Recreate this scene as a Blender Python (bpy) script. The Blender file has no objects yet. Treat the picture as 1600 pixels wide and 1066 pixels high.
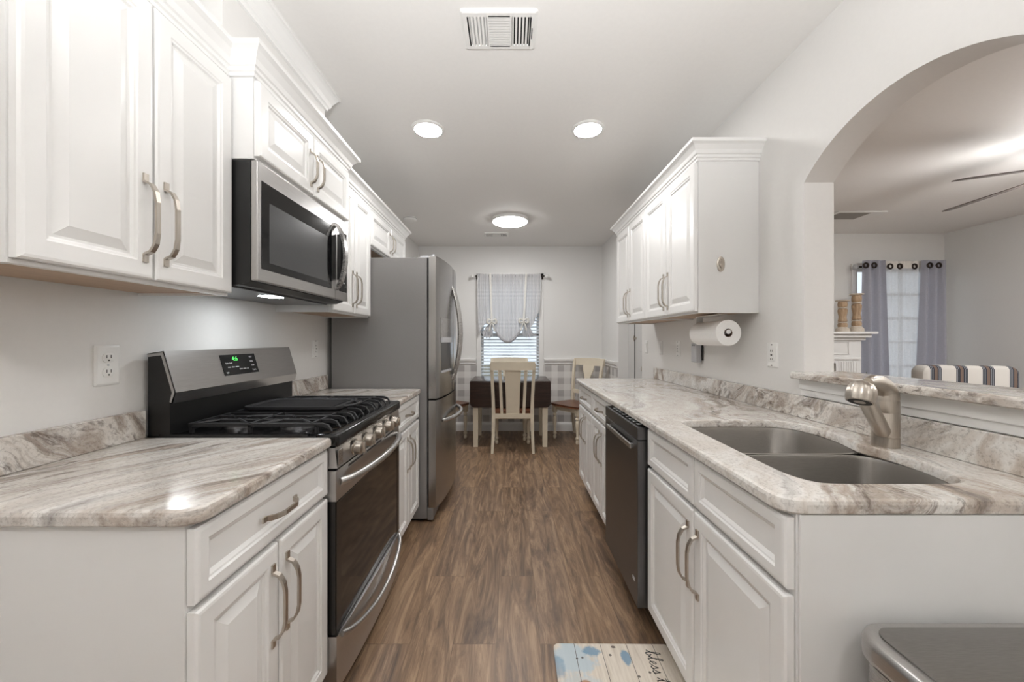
import bpy, bmesh, math, random
from mathutils import Vector, Matrix
random.seed(4)
C = bpy.context.scene.collection
PI = math.pi

# ------------------------------------------------------------------ camera, world, exposure
H = 1.245                      # eye height
cam_d = bpy.data.cameras.new('camera')
cam_d.sensor_width = 36.0
cam_d.lens = 600.0 / 1600.0 * 36.0
cam_d.shift_x = 3.0 / 1600.0
cam_d.shift_y = -2.0 / 1600.0
cam_d.clip_start = 0.02
cam = bpy.data.objects.new('camera', cam_d)
cam.location = (0, 0, H)
cam.rotation_euler = (PI / 2, 0, 0)
C.objects.link(cam)
bpy.context.scene.camera = cam

world = bpy.data.worlds.new('world')
bpy.context.scene.world = world
world.use_nodes = True
wn = world.node_tree.nodes
wn['Background'].inputs['Color'].default_value = (0.80, 0.90, 1.0, 1)
wn['Background'].inputs['Strength'].default_value = 0.5

vs = bpy.context.scene.view_settings
vs.view_transform = 'Standard'
vs.look = 'None'
vs.gamma = 1.0
vs.use_curve_mapping = False
vs.exposure = 1.42
LAMP = 38.0                    # strength of the ceiling discs
FLUSH = 21.0

# spot added beside the camera, aimed upwards to brighten the ceiling
fl = bpy.data.lights.new('added_ceiling_fill', 'SPOT'); fl.energy = 72; fl.spot_size = math.radians(125); fl.spot_blend = 0.8; fl.shadow_soft_size = 0.12; fl.color = (0.97, 0.985, 1.0)
flo = bpy.data.objects.new('added_ceiling_fill', fl); flo.location = (0.0, -0.25, 1.50); flo.rotation_euler = (math.radians(180 - 28), 0, 0); C.objects.link(flo)

# room
WX = 1.255                     # kitchen side walls at +-WX
YF = 5.247                     # far wall
ZC = 2.522                     # ceiling
YB = -1.6                      # where the kitchen opens behind the camera
LX = 5.22                      # living room's right wall
LY = 4.616                     # living room's far wall
WT = 0.128                     # thickness of the right wall

# ------------------------------------------------------------------ materials
def srgb(r, g, b):
    f = lambda c: (c / 255 / 12.92) if c / 255 <= 0.04045 else ((c / 255 + 0.055) / 1.055) ** 2.4
    return (f(r), f(g), f(b), 1)

class NT:
    def __init__(s, name):
        s.m = bpy.data.materials.new(name); s.m.use_nodes = True
        s.t = s.m.node_tree; s.n = s.t.nodes; s.b = s.n['Principled BSDF']
    def new(s, kind, **kw):
        n = s.n.new(kind)
        for k, v in kw.items():
            if k in n.inputs: n.inputs[k].default_value = v
            else: setattr(n, k, v)
        return n
    def link(s, a, b): s.t.links.new(a, b)
    def coords(s, scale=(1, 1, 1), rot=(0, 0, 0), loc=(0, 0, 0), kind='Object'):
        tc = s.new('ShaderNodeTexCoord'); mp = s.new('ShaderNodeMapping')
        mp.inputs['Scale'].default_value = scale; mp.inputs['Rotation'].default_value = rot; mp.inputs['Location'].default_value = loc
        s.link(tc.outputs[kind], mp.inputs['Vector']); return mp.outputs['Vector']
    def noise(s, vec, scale, detail=4, rough=0.55, dist=0.0):
        n = s.new('ShaderNodeTexNoise'); n.inputs['Scale'].default_value = scale; n.inputs['Detail'].default_value = detail
        n.inputs['Roughness'].default_value = rough; n.inputs['Distortion'].default_value = dist
        if vec is not None: s.link(vec, n.inputs['Vector'])
        return n.outputs['Fac']
    def ramp(s, fac, stops, interp='LINEAR'):
        r = s.new('ShaderNodeValToRGB'); r.color_ramp.interpolation = interp
        e = r.color_ramp.elements
        while len(e) < len(stops): e.new(0.5)
        for i, (p, c) in enumerate(stops):
            e[i].position = p; e[i].color = c if len(c) == 4 else (*c, 1)
        s.link(fac, r.inputs['Fac']); return r.outputs['Color']
    def mix(s, fac, a, b, mode='MIX'):
        m = s.new('ShaderNodeMix', data_type='RGBA', blend_type=mode)
        for v, i in ((fac, 0), (a, 6), (b, 7)):
            if isinstance(v, (int, float)): m.inputs[i].default_value = v
            elif isinstance(v, tuple): m.inputs[i].default_value = v
            else: s.link(v, m.inputs[i])
        return m.outputs[2]
    def math(s, op, a, b=0.0, c=None):
        m = s.new('ShaderNodeMath', operation=op)
        for i, v in enumerate((a, b) if c is None else (a, b, c)):
            if isinstance(v, (int, float)): m.inputs[i].default_value = v
            else: s.link(v, m.inputs[i])
        return m.outputs[0]
    def bump(s, h, strength=0.1, dist=0.002):
        b = s.new('ShaderNodeBump'); b.inputs['Strength'].default_value = strength; b.inputs['Distance'].default_value = dist
        s.link(h, b.inputs['Height']); s.link(b.outputs['Normal'], s.b.inputs['Normal'])

def plain(name, col, rough=0.5, metal=0.0, var=0.03, scale=18, bump=0.0, stretch=(1, 1, 1), spec=0.5, coat=0.0):
    t = NT(name)
    v = t.coords(stretch)
    f = t.noise(v, scale, 4)
    lo = tuple(c * (1 - var) for c in col[:3]); hi = tuple(min(1, c * (1 + var)) for c in col[:3])
    t.link(t.ramp(f, [(0.3, lo), (0.7, hi)]), t.b.inputs['Base Color'])
    t.b.inputs['Roughness'].default_value = rough; t.b.inputs['Metallic'].default_value = metal
    t.b.inputs['Specular IOR Level'].default_value = spec
    if coat: t.b.inputs['Coat Weight'].default_value = coat; t.b.inputs['Coat Roughness'].default_value = 0.08
    if bump: t.bump(f, bump)
    return t.m

def brushed(name, col, rough=0.28, stretch=(60, 1, 60), amt=0.1):
    t = NT(name)
    f = t.noise(t.coords(stretch), 14, 3)
    lo = tuple(c * 0.9 for c in col[:3]); hi = tuple(min(1, c * 1.08) for c in col[:3])
    t.link(t.ramp(f, [(0.3, lo), (0.7, hi)]), t.b.inputs['Base Color'])
    r = t.new('ShaderNodeMapRange'); r.inputs['To Min'].default_value = rough - amt / 2; r.inputs['To Max'].default_value = rough + amt / 2
    t.link(f, r.inputs['Value']); t.link(r.outputs['Result'], t.b.inputs['Roughness'])
    t.b.inputs['Metallic'].default_value = 1.0
    return t.m

def emit(name, col, strength, rough=0.4):
    t = NT(name)
    t.b.inputs['Base Color'].default_value = col; t.b.inputs['Roughness'].default_value = rough
    t.b.inputs['Emission Color'].default_value = col; t.b.inputs['Emission Strength'].default_value = strength
    return t.m

def granite(name, ang, loc=(0, 0, 0), vertical=False, squash=0.16, warp=0.35, dark=1.0):
    """streaked cream slab: veins run along a direction turned by ANG in the slab's plane"""
    t = NT(name)
    base = t.coords((1, 1, 1), (0, 0, 0), loc)
    wob = t.new('ShaderNodeTexNoise'); wob.inputs['Scale'].default_value = 2.2; wob.inputs['Detail'].default_value = 3
    t.link(base, wob.inputs['Vector'])
    sub = t.new('ShaderNodeVectorMath', operation='SUBTRACT'); t.link(wob.outputs['Color'], sub.inputs[0]); sub.inputs[1].default_value = (0.5, 0.5, 0.5)
    scl = t.new('ShaderNodeVectorMath', operation='SCALE'); t.link(sub.outputs[0], scl.inputs[0]); scl.inputs['Scale'].default_value = warp
    add = t.new('ShaderNodeVectorMath', operation='ADD'); t.link(base, add.inputs[0]); t.link(scl.outputs[0], add.inputs[1])
    rot = t.new('ShaderNodeVectorRotate'); rot.rotation_type = 'X_AXIS' if vertical else 'Z_AXIS'
    rot.inputs['Angle'].default_value = -ang
    t.link(add.outputs[0], rot.inputs['Vector'])
    mp = t.new('ShaderNodeMapping')
    mp.inputs['Scale'].default_value = (1, squash, 1) if vertical else (squash, 1, 1)
    t.link(rot.outputs[0], mp.inputs['Vector'])
    v = mp.outputs['Vector']
    big = t.noise(v, 4.6, 7, 0.62, 0.5)
    mid = t.noise(v, 13, 9, 0.68, 0.7)
    fine = t.noise(v, 40, 7, 0.72, 0.3)
    grain = t.noise(base, 120, 5, 0.7)
    blot = t.noise(v, 2.6, 4, 0.55, 0.5)
    cream, white, warm, tan, taupe, umber, grey = srgb(214, 207, 199), srgb(228, 225, 220), srgb(198, 187, 176), srgb(168, 153, 140), srgb(126, 113, 105), srgb(76, 67, 62), srgb(176, 171, 167)
    c0 = t.ramp(big, [(0.24, taupe), (0.32, grey), (0.40, white), (0.48, cream), (0.54, white), (0.60, warm), (0.66, tan), (0.76, taupe)])
    vein = t.ramp(mid, [(0.45, (0, 0, 0)), (0.52, (0.55, 0.55, 0.55)), (0.58, (1, 1, 1)), (0.70, (0.6, 0.6, 0.6))])
    veincol = t.ramp(big, [(0.35, taupe), (0.50, tan), (0.60, taupe), (0.68, umber)])
    where = t.ramp(blot, [(0.40, (0.06, 0.06, 0.06)), (0.50, (0.5, 0.5, 0.5)), (0.58, (1, 1, 1))])
    c1 = t.mix(t.math('MULTIPLY', vein, t.math('MULTIPLY', where, 0.92 * dark)), c0, veincol)
    fv = t.ramp(fine, [(0.53, (0, 0, 0)), (0.62, (1, 1, 1))])
    c2 = t.mix(t.math('MULTIPLY', t.math('MULTIPLY', fv, where), 0.75 * dark), c1, srgb(96, 82, 74))
    g = t.ramp(grain, [(0.36, (0.55, 0.53, 0.51)), (0.49, (1, 1, 1)), (1.0, (1, 1, 1))])
    c3 = t.mix(0.6, c2, g, 'MULTIPLY')
    t.link(c3, t.b.inputs['Base Color'])
    t.b.inputs['Roughness'].default_value = 0.13
    t.b.inputs['Specular IOR Level'].default_value = 0.55
    return t.m

def floor_mat():
    t = NT('plank_floor')
    tc = t.new('ShaderNodeTexCoord')
    sw = t.new('ShaderNodeMapping'); sw.inputs['Rotation'].default_value = (0, 0, PI / 2); sw.inputs['Location'].default_value = (0.35, 0.055, 0)
    t.link(tc.outputs['Object'], sw.inputs['Vector'])
    def bricks(c1, c2, mort):
        b = t.new('ShaderNodeTexBrick'); b.offset = 0.37; b.offset_frequency = 2; b.squash = 1
        b.inputs['Color1'].default_value = c1; b.inputs['Color2'].default_value = c2; b.inputs['Mortar'].default_value = mort
        b.inputs['Scale'].default_value = 1; b.inputs['Mortar Size'].default_value = 0.0012; b.inputs['Mortar Smooth'].default_value = 0.2
        b.inputs['Brick Width'].default_value = 1.22; b.inputs['Row Height'].default_value = 0.178; b.inputs['Bias'].default_value = 0
        t.link(sw.outputs['Vector'], b.inputs['Vector']); return b
    rnd = bricks((0, 0, 0, 1), (1, 1, 1, 1), (0.5, 0.5, 0.5, 1))
    sep = t.new('ShaderNodeSeparateColor'); t.link(rnd.outputs['Color'], sep.inputs[0])
    # offset the grain from plank to plank
    cmb = t.new('ShaderNodeCombineXYZ'); t.link(t.math('MULTIPLY', sep.outputs[0], 17.0), cmb.inputs['Y']); t.link(t.math('MULTIPLY', sep.outputs[0], 5.0), cmb.inputs['X'])
    add = t.new('ShaderNodeVectorMath', operation='ADD'); t.link(tc.outputs['Object'], add.inputs[0]); t.link(cmb.outputs[0], add.inputs[1])
    def mp(s):
        m = t.new('ShaderNodeMapping'); m.inputs['Scale'].default_value = s; t.link(add.outputs[0], m.inputs['Vector']); return m.outputs['Vector']
    g1 = t.noise(mp((7, 0.8, 1)), 2.0, 8, 0.66, 2.2)
    g2 = t.noise(mp((60, 2.2, 1)), 3.0, 5, 0.6, 0.2)
    g3 = t.noise(mp((5, 1.1, 1)), 1.5, 4, 0.6, 0.8)
    tone = t.ramp(sep.outputs[0], [(0.0, srgb(104, 84, 69)), (0.35, srgb(141, 113, 87)), (0.7, srgb(155, 128, 104)), (1.0, srgb(118, 100, 88))])
    streak = t.ramp(g1, [(0.32, srgb(54, 41, 33)), (0.43, srgb(110, 87, 68)), (0.54, srgb(150, 121, 94)), (0.66, srgb(188, 158, 126))])
    c = t.mix(0.60, tone, streak)
    c = t.mix(0.5, c, t.ramp(g2, [(0.3, (0.55, 0.53, 0.5)), (0.55, (1, 1, 1)), (0.8, (1.0, 1.0, 1.0))]), 'MULTIPLY')
    c = t.mix(t.math('MULTIPLY', t.ramp(g3, [(0.58, (0, 0, 0)), (0.70, (1, 1, 1))]), 0.55), c, srgb(92, 76, 68))
    seam = t.math('MULTIPLY', rnd.outputs['Fac'], 0.42)
    c = t.mix(seam, c, srgb(52, 38, 30))
    t.link(c, t.b.inputs['Base Color'])
    r = t.new('ShaderNodeMapRange'); r.inputs['To Min'].default_value = 0.30; r.inputs['To Max'].default_value = 0.46
    t.link(g2, r.inputs['Value']); t.link(r.outputs['Result'], t.b.inputs['Roughness'])
    t.bump(g2, 0.12, 0.001)
    return t.m

def wallpaper_mat():
    """white painted wall over a grey buffalo-check paper below the chair rail"""
    t = NT('checked_wainscot')
    tc = t.new('ShaderNodeTexCoord'); sp = t.new('ShaderNodeSeparateXYZ'); t.link(tc.outputs['Object'], sp.inputs[0])
    def band(ax, off, per=0.17):
        f = t.math('FRACT', t.math('DIVIDE', t.math('ADD', ax, 10 * per + off), per)); return t.math('LESS_THAN', f, 0.5)
    hx = t.math('ADD', sp.outputs['X'], sp.outputs['Y'])
    a = band(hx, 0.052); b = band(sp.outputs['Z'], 0.04)
    lin = t.math('GREATER_THAN', t.math('SINE', t.math('MULTIPLY', t.math('ADD', hx, t.math('MULTIPLY', sp.outputs['Z'], 1.0)), 2 * PI / 0.008)), 0.0)
    k = t.math('ADD', a, b)
    col = t.ramp(t.math('DIVIDE', k, 2.0), [(0.0, srgb(233, 231, 228)), (0.5, srgb(219, 216, 213)), (1.0, srgb(180, 176, 174))])
    col = t.mix(t.math('MULTIPLY', lin, 0.06), col, srgb(255, 255, 255))
    col2 = t.mix(t.math('GREATER_THAN', sp.outputs['Z'], 0.945), col, srgb(232, 231, 229))
    t.link(col2, t.b.inputs['Base Color']); t.b.inputs['Roughness'].default_value = 0.55
    return t.m

def gingham_mat():
    t = NT('sheer_gingham')
    tc = t.new('ShaderNodeTexCoord'); sp = t.new('ShaderNodeSeparateXYZ'); t.link(tc.outputs['Object'], sp.inputs[0])
    st = lambda ax: t.math('LESS_THAN', t.math('FRACT', t.math('DIVIDE', t.math('ADD', ax, 5.0), 0.0165)), 0.5)
    k = t.math('DIVIDE', t.math('ADD', st(sp.outputs['X']), st(sp.outputs['Z'])), 2.0)
    col = t.ramp(k, [(0.0, srgb(246, 246, 247)), (0.5, srgb(234, 233, 234)), (1.0, srgb(208, 207, 210))])
    t.link(col, t.b.inputs['Base Color']); t.b.inputs['Roughness'].default_value = 0.85
    tr = t.new('ShaderNodeBsdfTranslucent'); t.link(col, tr.inputs['Color'])
    mx = t.new('ShaderNodeMixShader'); mx.inputs[0].default_value = 0.42
    t.link(t.b.outputs[0], mx.inputs[1]); t.link(tr.outputs[0], mx.inputs[2])
    t.link(mx.outputs[0], t.n['Material Output'].inputs['Surface'])
    return t.m

def cloth_mat(name, col, trans=0.0, transp=0.0, weave=260, var=0.07):
    t = NT(name)
    f = t.noise(t.coords((1, 1, 4)), weave / 4, 3)
    lo = tuple(c * (1 - var) for c in col[:3]); hi = tuple(min(1, c * (1 + var)) for c in col[:3])
    c = t.ramp(f, [(0.3, lo), (0.7, hi)])
    t.link(c, t.b.inputs['Base Color']); t.b.inputs['Roughness'].default_value = 0.9
    out = t.b.outputs[0]
    if trans:
        tr = t.new('ShaderNodeBsdfTranslucent'); t.link(c, tr.inputs['Color'])
        mx = t.new('ShaderNodeMixShader'); mx.inputs[0].default_value = trans
        t.link(out, mx.inputs[1]); t.link(tr.outputs[0], mx.inputs[2]); out = mx.outputs[0]
    if transp:
        tp = t.new('ShaderNodeBsdfTransparent'); mx = t.new('ShaderNodeMixShader'); mx.inputs[0].default_value = transp
        t.link(out, mx.inputs[1]); t.link(tp.outputs[0], mx.inputs[2]); out = mx.outputs[0]
    t.link(out, t.n['Material Output'].inputs['Surface'])
    return t.m

def glass_mat():
    t = NT('window_glass')
    t.b.inputs['Base Color'].default_value = (0.9, 0.93, 0.95, 1); t.b.inputs['Roughness'].default_value = 0.03
    tp = t.new('ShaderNodeBsdfTransparent'); mx = t.new('ShaderNodeMixShader'); mx.inputs[0].default_value = 0.9
    t.link(t.b.outputs[0], mx.inputs[1]); t.link(tp.outputs[0], mx.inputs[2]); t.link(mx.outputs[0], t.n['Material Output'].inputs['Surface'])
    return t.m

def stripe_mat():
    t = NT('striped_upholstery')
    tc = t.new('ShaderNodeTexCoord'); sp = t.new('ShaderNodeSeparateXYZ'); t.link(tc.outputs['Object'], sp.inputs[0])
    u = t.math('MULTIPLY', t.math('SUBTRACT', t.math('FRACT', t.math('ADD', t.math('DIVIDE', sp.outputs['X'], 0.19), 10.868)), 0.5), 0.19)   # metres from a band's centre
    au = t.math('ABSOLUTE', u)
    cream, ink, brown, pale = srgb(200, 196, 190), srgb(38, 42, 54), srgb(112, 94, 84), srgb(168, 170, 174)
    c = t.ramp(t.math('DIVIDE', au, 0.095), [(0.0, brown), (0.12, ink), (0.22, pale), (0.25, ink), (0.33, pale), (0.36, ink), (0.44, cream), (1.0, cream)], 'CONSTANT')
    t.link(c, t.b.inputs['Base Color']); t.b.inputs['Roughness'].default_value = 0.9
    return t.m

def mat_mat():
    """kitchen mat printed with pale boards and washed-out leaves"""
    t = NT('printed_mat')
    tc = t.new('ShaderNodeTexCoord'); sp = t.new('ShaderNodeSeparateXYZ'); t.link(tc.outputs['Object'], sp.inputs[0])
    nz = t.new('ShaderNodeTexNoise'); nz.inputs['Scale'].default_value = 16; nz.inputs['Detail'].default_value = 6; nz.inputs['Roughness'].default_value = 0.65
    t.link(tc.outputs['Object'], nz.inputs['Vector'])
    wood = t.noise(t.coords((30, 2, 1)), 3, 5)
    c = t.ramp(wood, [(0.3, srgb(206, 194, 178)), (0.6, srgb(226, 216, 202)), (0.8, srgb(232, 224, 212))])
    def blob(cx, cy, rx, ry, col, soft=0.35, amount=0.85, c=None):
        dx = t.math('DIVIDE', t.math('SUBTRACT', sp.outputs['X'], cx), rx); dy = t.math('DIVIDE', t.math('SUBTRACT', sp.outputs['Y'], cy), ry)
        d = t.math('ADD', t.math('MULTIPLY', dx, dx), t.math('MULTIPLY', dy, dy))
        d = t.math('ADD', d, t.math('MULTIPLY', t.math('SUBTRACT', nz.outputs['Fac'], 0.5), 2.4))
        m = t.ramp(d, [(0.72 - soft, (1, 1, 1)), (0.72 + 0.02, (0, 0, 0))])
        return t.mix(t.math('MULTIPLY', m, amount), c, col)
    blue, pale, rust = srgb(112, 150, 178), srgb(186, 202, 210), srgb(176, 124, 84)
    c = blob(0.07, 0.70, 0.11, 0.09, pale, c=c)
    c = blob(0.08, 0.58, 0.12, 0.05, pale, c=c, amount=0.5)
    c = blob(0.145, 0.735, 0.045, 0.035, blue, c=c)
    c = blob(0.275, 0.70, 0.022, 0.045, blue, c=c)
    c = blob(0.01, 0.66, 0.03, 0.07, blue, c=c, amount=0.6)
    c = blob(0.10, 0.585, 0.03, 0.022, rust, c=c)
    c = blob(0.24, 0.755, 0.012, 0.008, srgb(90, 74, 66), c=c)
    for kx, ky in ((0.085, 0.698), (0.107, 0.702), (0.217, 0.715), (0.30, 0.62), (0.345, 0.638)):
        c = blob(kx, ky, 0.006, 0.006, srgb(60, 50, 46), c=c, soft=0.1)
    line = t.math('LESS_THAN', t.math('ABSOLUTE', t.math('SUBTRACT', t.math('FRACT', t.math('DIVIDE', t.math('ADD', sp.outputs['X'], 0.073 + 1.05), 0.105)), 0.5)), 0.012)
    c = t.mix(t.math('MULTIPLY', line, 0.8), c, srgb(66, 58, 52))
    t.link(c, t.b.inputs['Base Color']); t.b.inputs['Roughness'].default_value = 0.55
    return t.m

def wood_mat(name, a, b, stretch=(2, 24, 24), scale=2.2, rough=0.3):
    t = NT(name)
    f = t.noise(t.coords(stretch), scale, 6, 0.6, 0.7)
    t.link(t.ramp(f, [(0.3, a), (0.7, b)]), t.b.inputs['Base Color']); t.b.inputs['Roughness'].default_value = rough
    return t.m

M = {}
M['wall'] = plain('wall_paint', srgb(230, 228, 225), 0.55, var=0.008, scale=60, bump=0.02)
M['lwall'] = plain('living_wall_paint', srgb(222, 221, 218), 0.6, var=0.008, scale=60, bump=0.02)
M['ceil'] = plain('ceiling_paint', srgb(238, 236, 233), 0.7, var=0.01, scale=50, bump=0.03)
M['white'] = plain('cabinet_white', srgb(238, 237, 235), 0.30, var=0.008, scale=8)
M['panel'] = plain('cabinet_side_white', srgb(232, 231, 229), 0.28, var=0.012, scale=5)
M['maple'] = plain('raw_cabinet_underside', srgb(186, 160, 136), 0.55, var=0.08, stretch=(4, 1, 4))
M['trim'] = plain('trim_white', srgb(240, 239, 237), 0.32, var=0.005)
M['nickel'] = brushed('satin_nickel', srgb(196, 188, 178), 0.30, (40, 40, 2))
M['steel'] = brushed('stainless_steel', srgb(190, 188, 186), 0.27, (3, 3, 90))
M['steel_h'] = brushed('stainless_steel_lengthwise', srgb(192, 190, 188), 0.31, (90, 1, 90))
M['fridge_side'] = plain('grey_fridge_side', srgb(142, 140, 139), 0.42, metal=0.35, var=0.03, scale=220, bump=0.04)
M['fridge_steel'] = brushed('fridge_steel', srgb(176, 174, 172), 0.25, (60, 60, 1.5))
M['dark_steel'] = brushed('dark_steel', srgb(112, 112, 114), 0.34, (60, 60, 2))
M['sink_steel'] = brushed('sink_steel', srgb(188, 185, 181), 0.30, (2, 60, 60), 0.12)
M['black'] = plain('black_enamel', srgb(18, 18, 19), 0.16, var=0.1, spec=0.5)
M['blackmat'] = plain('black_cast_iron', srgb(34, 34, 36), 0.5, var=0.15, scale=90, bump=0.1)
M['blackside'] = plain('black_side_panel', srgb(24, 24, 24), 0.35, var=0.1)
M['oven_glass'] = plain('oven_door_glass', srgb(16, 14, 13), 0.06, var=0.1, spec=0.6)
M['mw_glass'] = plain('microwave_glass', srgb(22, 22, 23), 0.08, var=0.05)
M['mw_mesh'] = plain('microwave_screen', srgb(74, 75, 76), 0.2, var=0.04, scale=200)
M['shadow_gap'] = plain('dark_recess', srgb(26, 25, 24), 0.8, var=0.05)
M['plastic'] = plain('white_plastic', srgb(236, 235, 232), 0.35, var=0.006)
M['slot'] = plain('dark_slot', srgb(48, 46, 44), 0.6)
M['grey_plastic'] = plain('grey_plastic', srgb(196, 197, 200), 0.4)
M['paper'] = plain('paper_towel', srgb(242, 240, 237), 0.95, var=0.02, scale=120, bump=0.15)
M['card'] = plain('cardboard_core', srgb(112, 88, 70), 0.9)
M['cream'] = plain('cream_painted_wood', srgb(228, 217, 196), 0.38, var=0.02, scale=10)
M['table'] = wood_mat('dark_walnut_top', srgb(40, 28, 24), srgb(58, 42, 36), (2, 26, 26), 2.0, 0.22)
M['seatwood'] = wood_mat('brown_wood_seat', srgb(92, 56, 38), srgb(126, 82, 56), (24, 2, 24), 2.0, 0.28)
M['blade'] = wood_mat('grey_brown_blade', srgb(92, 84, 80), srgb(116, 106, 100), (12, 3, 3), 2, 0.5)
M['candle'] = wood_mat('carved_mango_wood', srgb(158, 128, 98), srgb(200, 174, 144), (20, 20, 3), 3, 0.6)
M['candlewhite'] = plain('whitewashed_wood', srgb(214, 203, 188), 0.7, var=0.1, scale=60)
M['iron'] = plain('dark_bronze_metal', srgb(58, 50, 46), 0.35, metal=0.8)
M['curtain'] = cloth_mat('grey_curtain', srgb(178, 178, 188), trans=0.3)
M['sheer'] = cloth_mat('white_sheer', srgb(232, 233, 236), trans=0.5, transp=0.10)
M['header'] = cloth_mat('white_curtain_header', srgb(226, 222, 215))
M['ribbon'] = cloth_mat('cream_ribbon', srgb(238, 236, 230), trans=0.2)
M['gingham'] = gingham_mat()
M['hem'] = cloth_mat('grey_rolled_hem', srgb(176, 175, 179))
M['blind'] = plain('white_blind_slat', srgb(226, 232, 238), 0.4, var=0.01)
M['glass'] = glass_mat()
M['floor'] = floor_mat()
M['paperwall'] = wallpaper_mat()
M['stripe'] = stripe_mat()
M['mat'] = mat_mat()
M['ink'] = plain('black_print', srgb(40, 38, 36), 0.6)
M['printwhite'] = plain('white_print', srgb(220, 220, 220), 0.5)
M['lamp'] = emit('lamp_diffuser', (1.0, 0.99, 0.98, 1), LAMP)
M['lamp_added'] = emit('added_lamp_diffuser', (1.0, 0.99, 0.98, 1), 120)  # only for the lights added out of view in the living room
M['flush'] = emit('flush_light_diffuser', (1.0, 0.99, 0.98, 1), FLUSH)
M['fanlamp'] = emit('fan_light_globe', (1.0, 0.99, 0.985, 1), 45)
M['hoodlamp'] = emit('hood_light', (0.90, 0.96, 1.0, 1), 30)
M['led'] = emit('green_led', (0.08, 0.9, 0.12, 1), 0.5)
M['leaf'] = plain('green_leaf', srgb(84, 112, 58), 0.5, var=0.2)
M['pot'] = plain('grey_pot', srgb(150, 146, 140), 0.6)
M['doorgrey'] = plain('grey_door_paint', srgb(206, 205, 203), 0.4, var=0.01)
M['firebox'] = plain('black_firebox', srgb(30, 29, 29), 0.8)
M['grass'] = plain('lawn_and_leaves', srgb(120, 112, 90), 0.95, var=0.35, scale=3)
M['hedge'] = plain('bare_hedge', srgb(104, 96, 86), 0.95, var=0.4, scale=9)
M['can_lid'] = brushed('bin_lid_steel', srgb(150, 147, 144), 0.33, (3, 40, 3))
M['granL'] = granite('granite_left', math.radians(58), (3.1, 0.4, 0), squash=0.09, warp=0.18, dark=1.08)
M['granR'] = granite('granite_right', math.radians(76), (7.7, 2.3, 0), squash=0.20, warp=0.5, dark=0.9)
M['granV'] = granite('granite_splash', math.radians(-35), (1.7, 5.2, 0.3), vertical=True, squash=0.28, warp=0.45, dark=1.0)
M['granB'] = granite('granite_bar', math.radians(80), (9.2, 1.3, 0), squash=0.3, warp=0.5, dark=0.95)

# ------------------------------------------------------------------ mesh helpers
def new(): return bmesh.new()

def box(bm, x0, x1, y0, y1, z0, z1, bev=0.0, seg=2):
    x0, x1 = min(x0, x1), max(x0, x1); y0, y1 = min(y0, y1), max(y0, y1); z0, z1 = min(z0, z1), max(z0, z1)
    t = bmesh.new()
    v = [t.verts.new((x, y, z)) for x in (x0, x1) for y in (y0, y1) for z in (z0, z1)]
    for f in ((0, 1, 3, 2), (4, 6, 7, 5), (0, 4, 5, 1), (2, 3, 7, 6), (0, 2, 6, 4), (1, 5, 7, 3)):
        t.faces.new([v[i] for i in f])
    if bev:
        bmesh.ops.bevel(t, geom=list(t.edges), offset=bev, segments=seg, affect='EDGES', profile=0.5)
    merge(bm, t); return bm

def merge(bm, t, mtx=None):
    if mtx is not None: t.transform(mtx)
    me = bpy.data.meshes.new('tmp'); t.to_mesh(me); t.free(); bm.from_mesh(me); bpy.data.meshes.remove(me)

def tube(bm, pts, r, seg=12, cap=True, flat=None):
    """round (or flattened: FLAT = (axis, factor)) tube along PTS; R a number or one per point"""
    pts = [Vector(p) for p in pts]; n = len(pts)
    rs = [r] * n if isinstance(r, (int, float)) else r
    rings = []; prev = None
    for i, p in enumerate(pts):
        d = (pts[min(i + 1, n - 1)] - pts[max(i - 1, 0)]).normalized()
        if prev is None:
            a = Vector((0, 0, 1)) if abs(d.z) < 0.9 else Vector((1, 0, 0))
            u = d.cross(a).normalized()
        else:
            u = (prev - d * prev.dot(d)).normalized()
        prev = u; w = d.cross(u)
        rings.append([bm.verts.new(p + (u * math.cos(2 * PI * k / seg) + w * math.sin(2 * PI * k / seg)) * rs[i]) for k in range(seg)])
    for a, b in zip(rings, rings[1:]):
        for k in range(seg): bm.faces.new((a[k], a[(k + 1) % seg], b[(k + 1) % seg], b[k]))
    if cap:
        bm.faces.new(rings[0][::-1]); bm.faces.new(rings[-1])
    return bm

def lathe(bm, prof, loc=(0, 0, 0), axis='z', seg=24, lobes=0, depth=0.0):
    """PROF: (radius, height) pairs"""
    t = bmesh.new(); rings = []
    for r, h in prof:
        ring = []
        for k in range(seg):
            a = 2 * PI * k / seg; rr = r * (1 + depth * math.cos(lobes * a)) if lobes else r
            ring.append(t.verts.new((rr * math.cos(a), rr * math.sin(a), h)))
        rings.append(ring)
    for a, b in zip(rings, rings[1:]):
        for k in range(seg): t.faces.new((a[k], a[(k + 1) % seg], b[(k + 1) % seg], b[k]))
    if prof[0][0] > 1e-6: t.faces.new(rings[0][::-1])
    if prof[-1][0] > 1e-6: t.faces.new(rings[-1])
    bmesh.ops.remove_doubles(t, verts=t.verts, dist=1e-6)
    R = {'z': Matrix(), 'x': Matrix.Rotation(PI / 2, 4, 'Y'), 'y': Matrix.Rotation(-PI / 2, 4, 'X')}[axis] if isinstance(axis, str) else axis
    merge(bm, t, Matrix.Translation(loc) @ R); return bm

def prism(bm, poly, a, b, axis='z'):
    """extrude a 2D polygon between A and B along AXIS; poly is (y,z) for x, (x,z) for y, (x,y) for z"""
    def P(p, h): return {'x': (h, p[0], p[1]), 'y': (p[0], h, p[1]), 'z': (p[0], p[1], h)}[axis]
    lo = [bm.verts.new(P(p, a)) for p in poly]; hi = [bm.verts.new(P(p, b)) for p in poly]
    n = len(poly)
    bm.faces.new(lo[::-1]); bm.faces.new(hi)
    for i in range(n): bm.faces.new((lo[i], lo[(i + 1) % n], hi[(i + 1) % n], hi[i]))
    return bm

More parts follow.
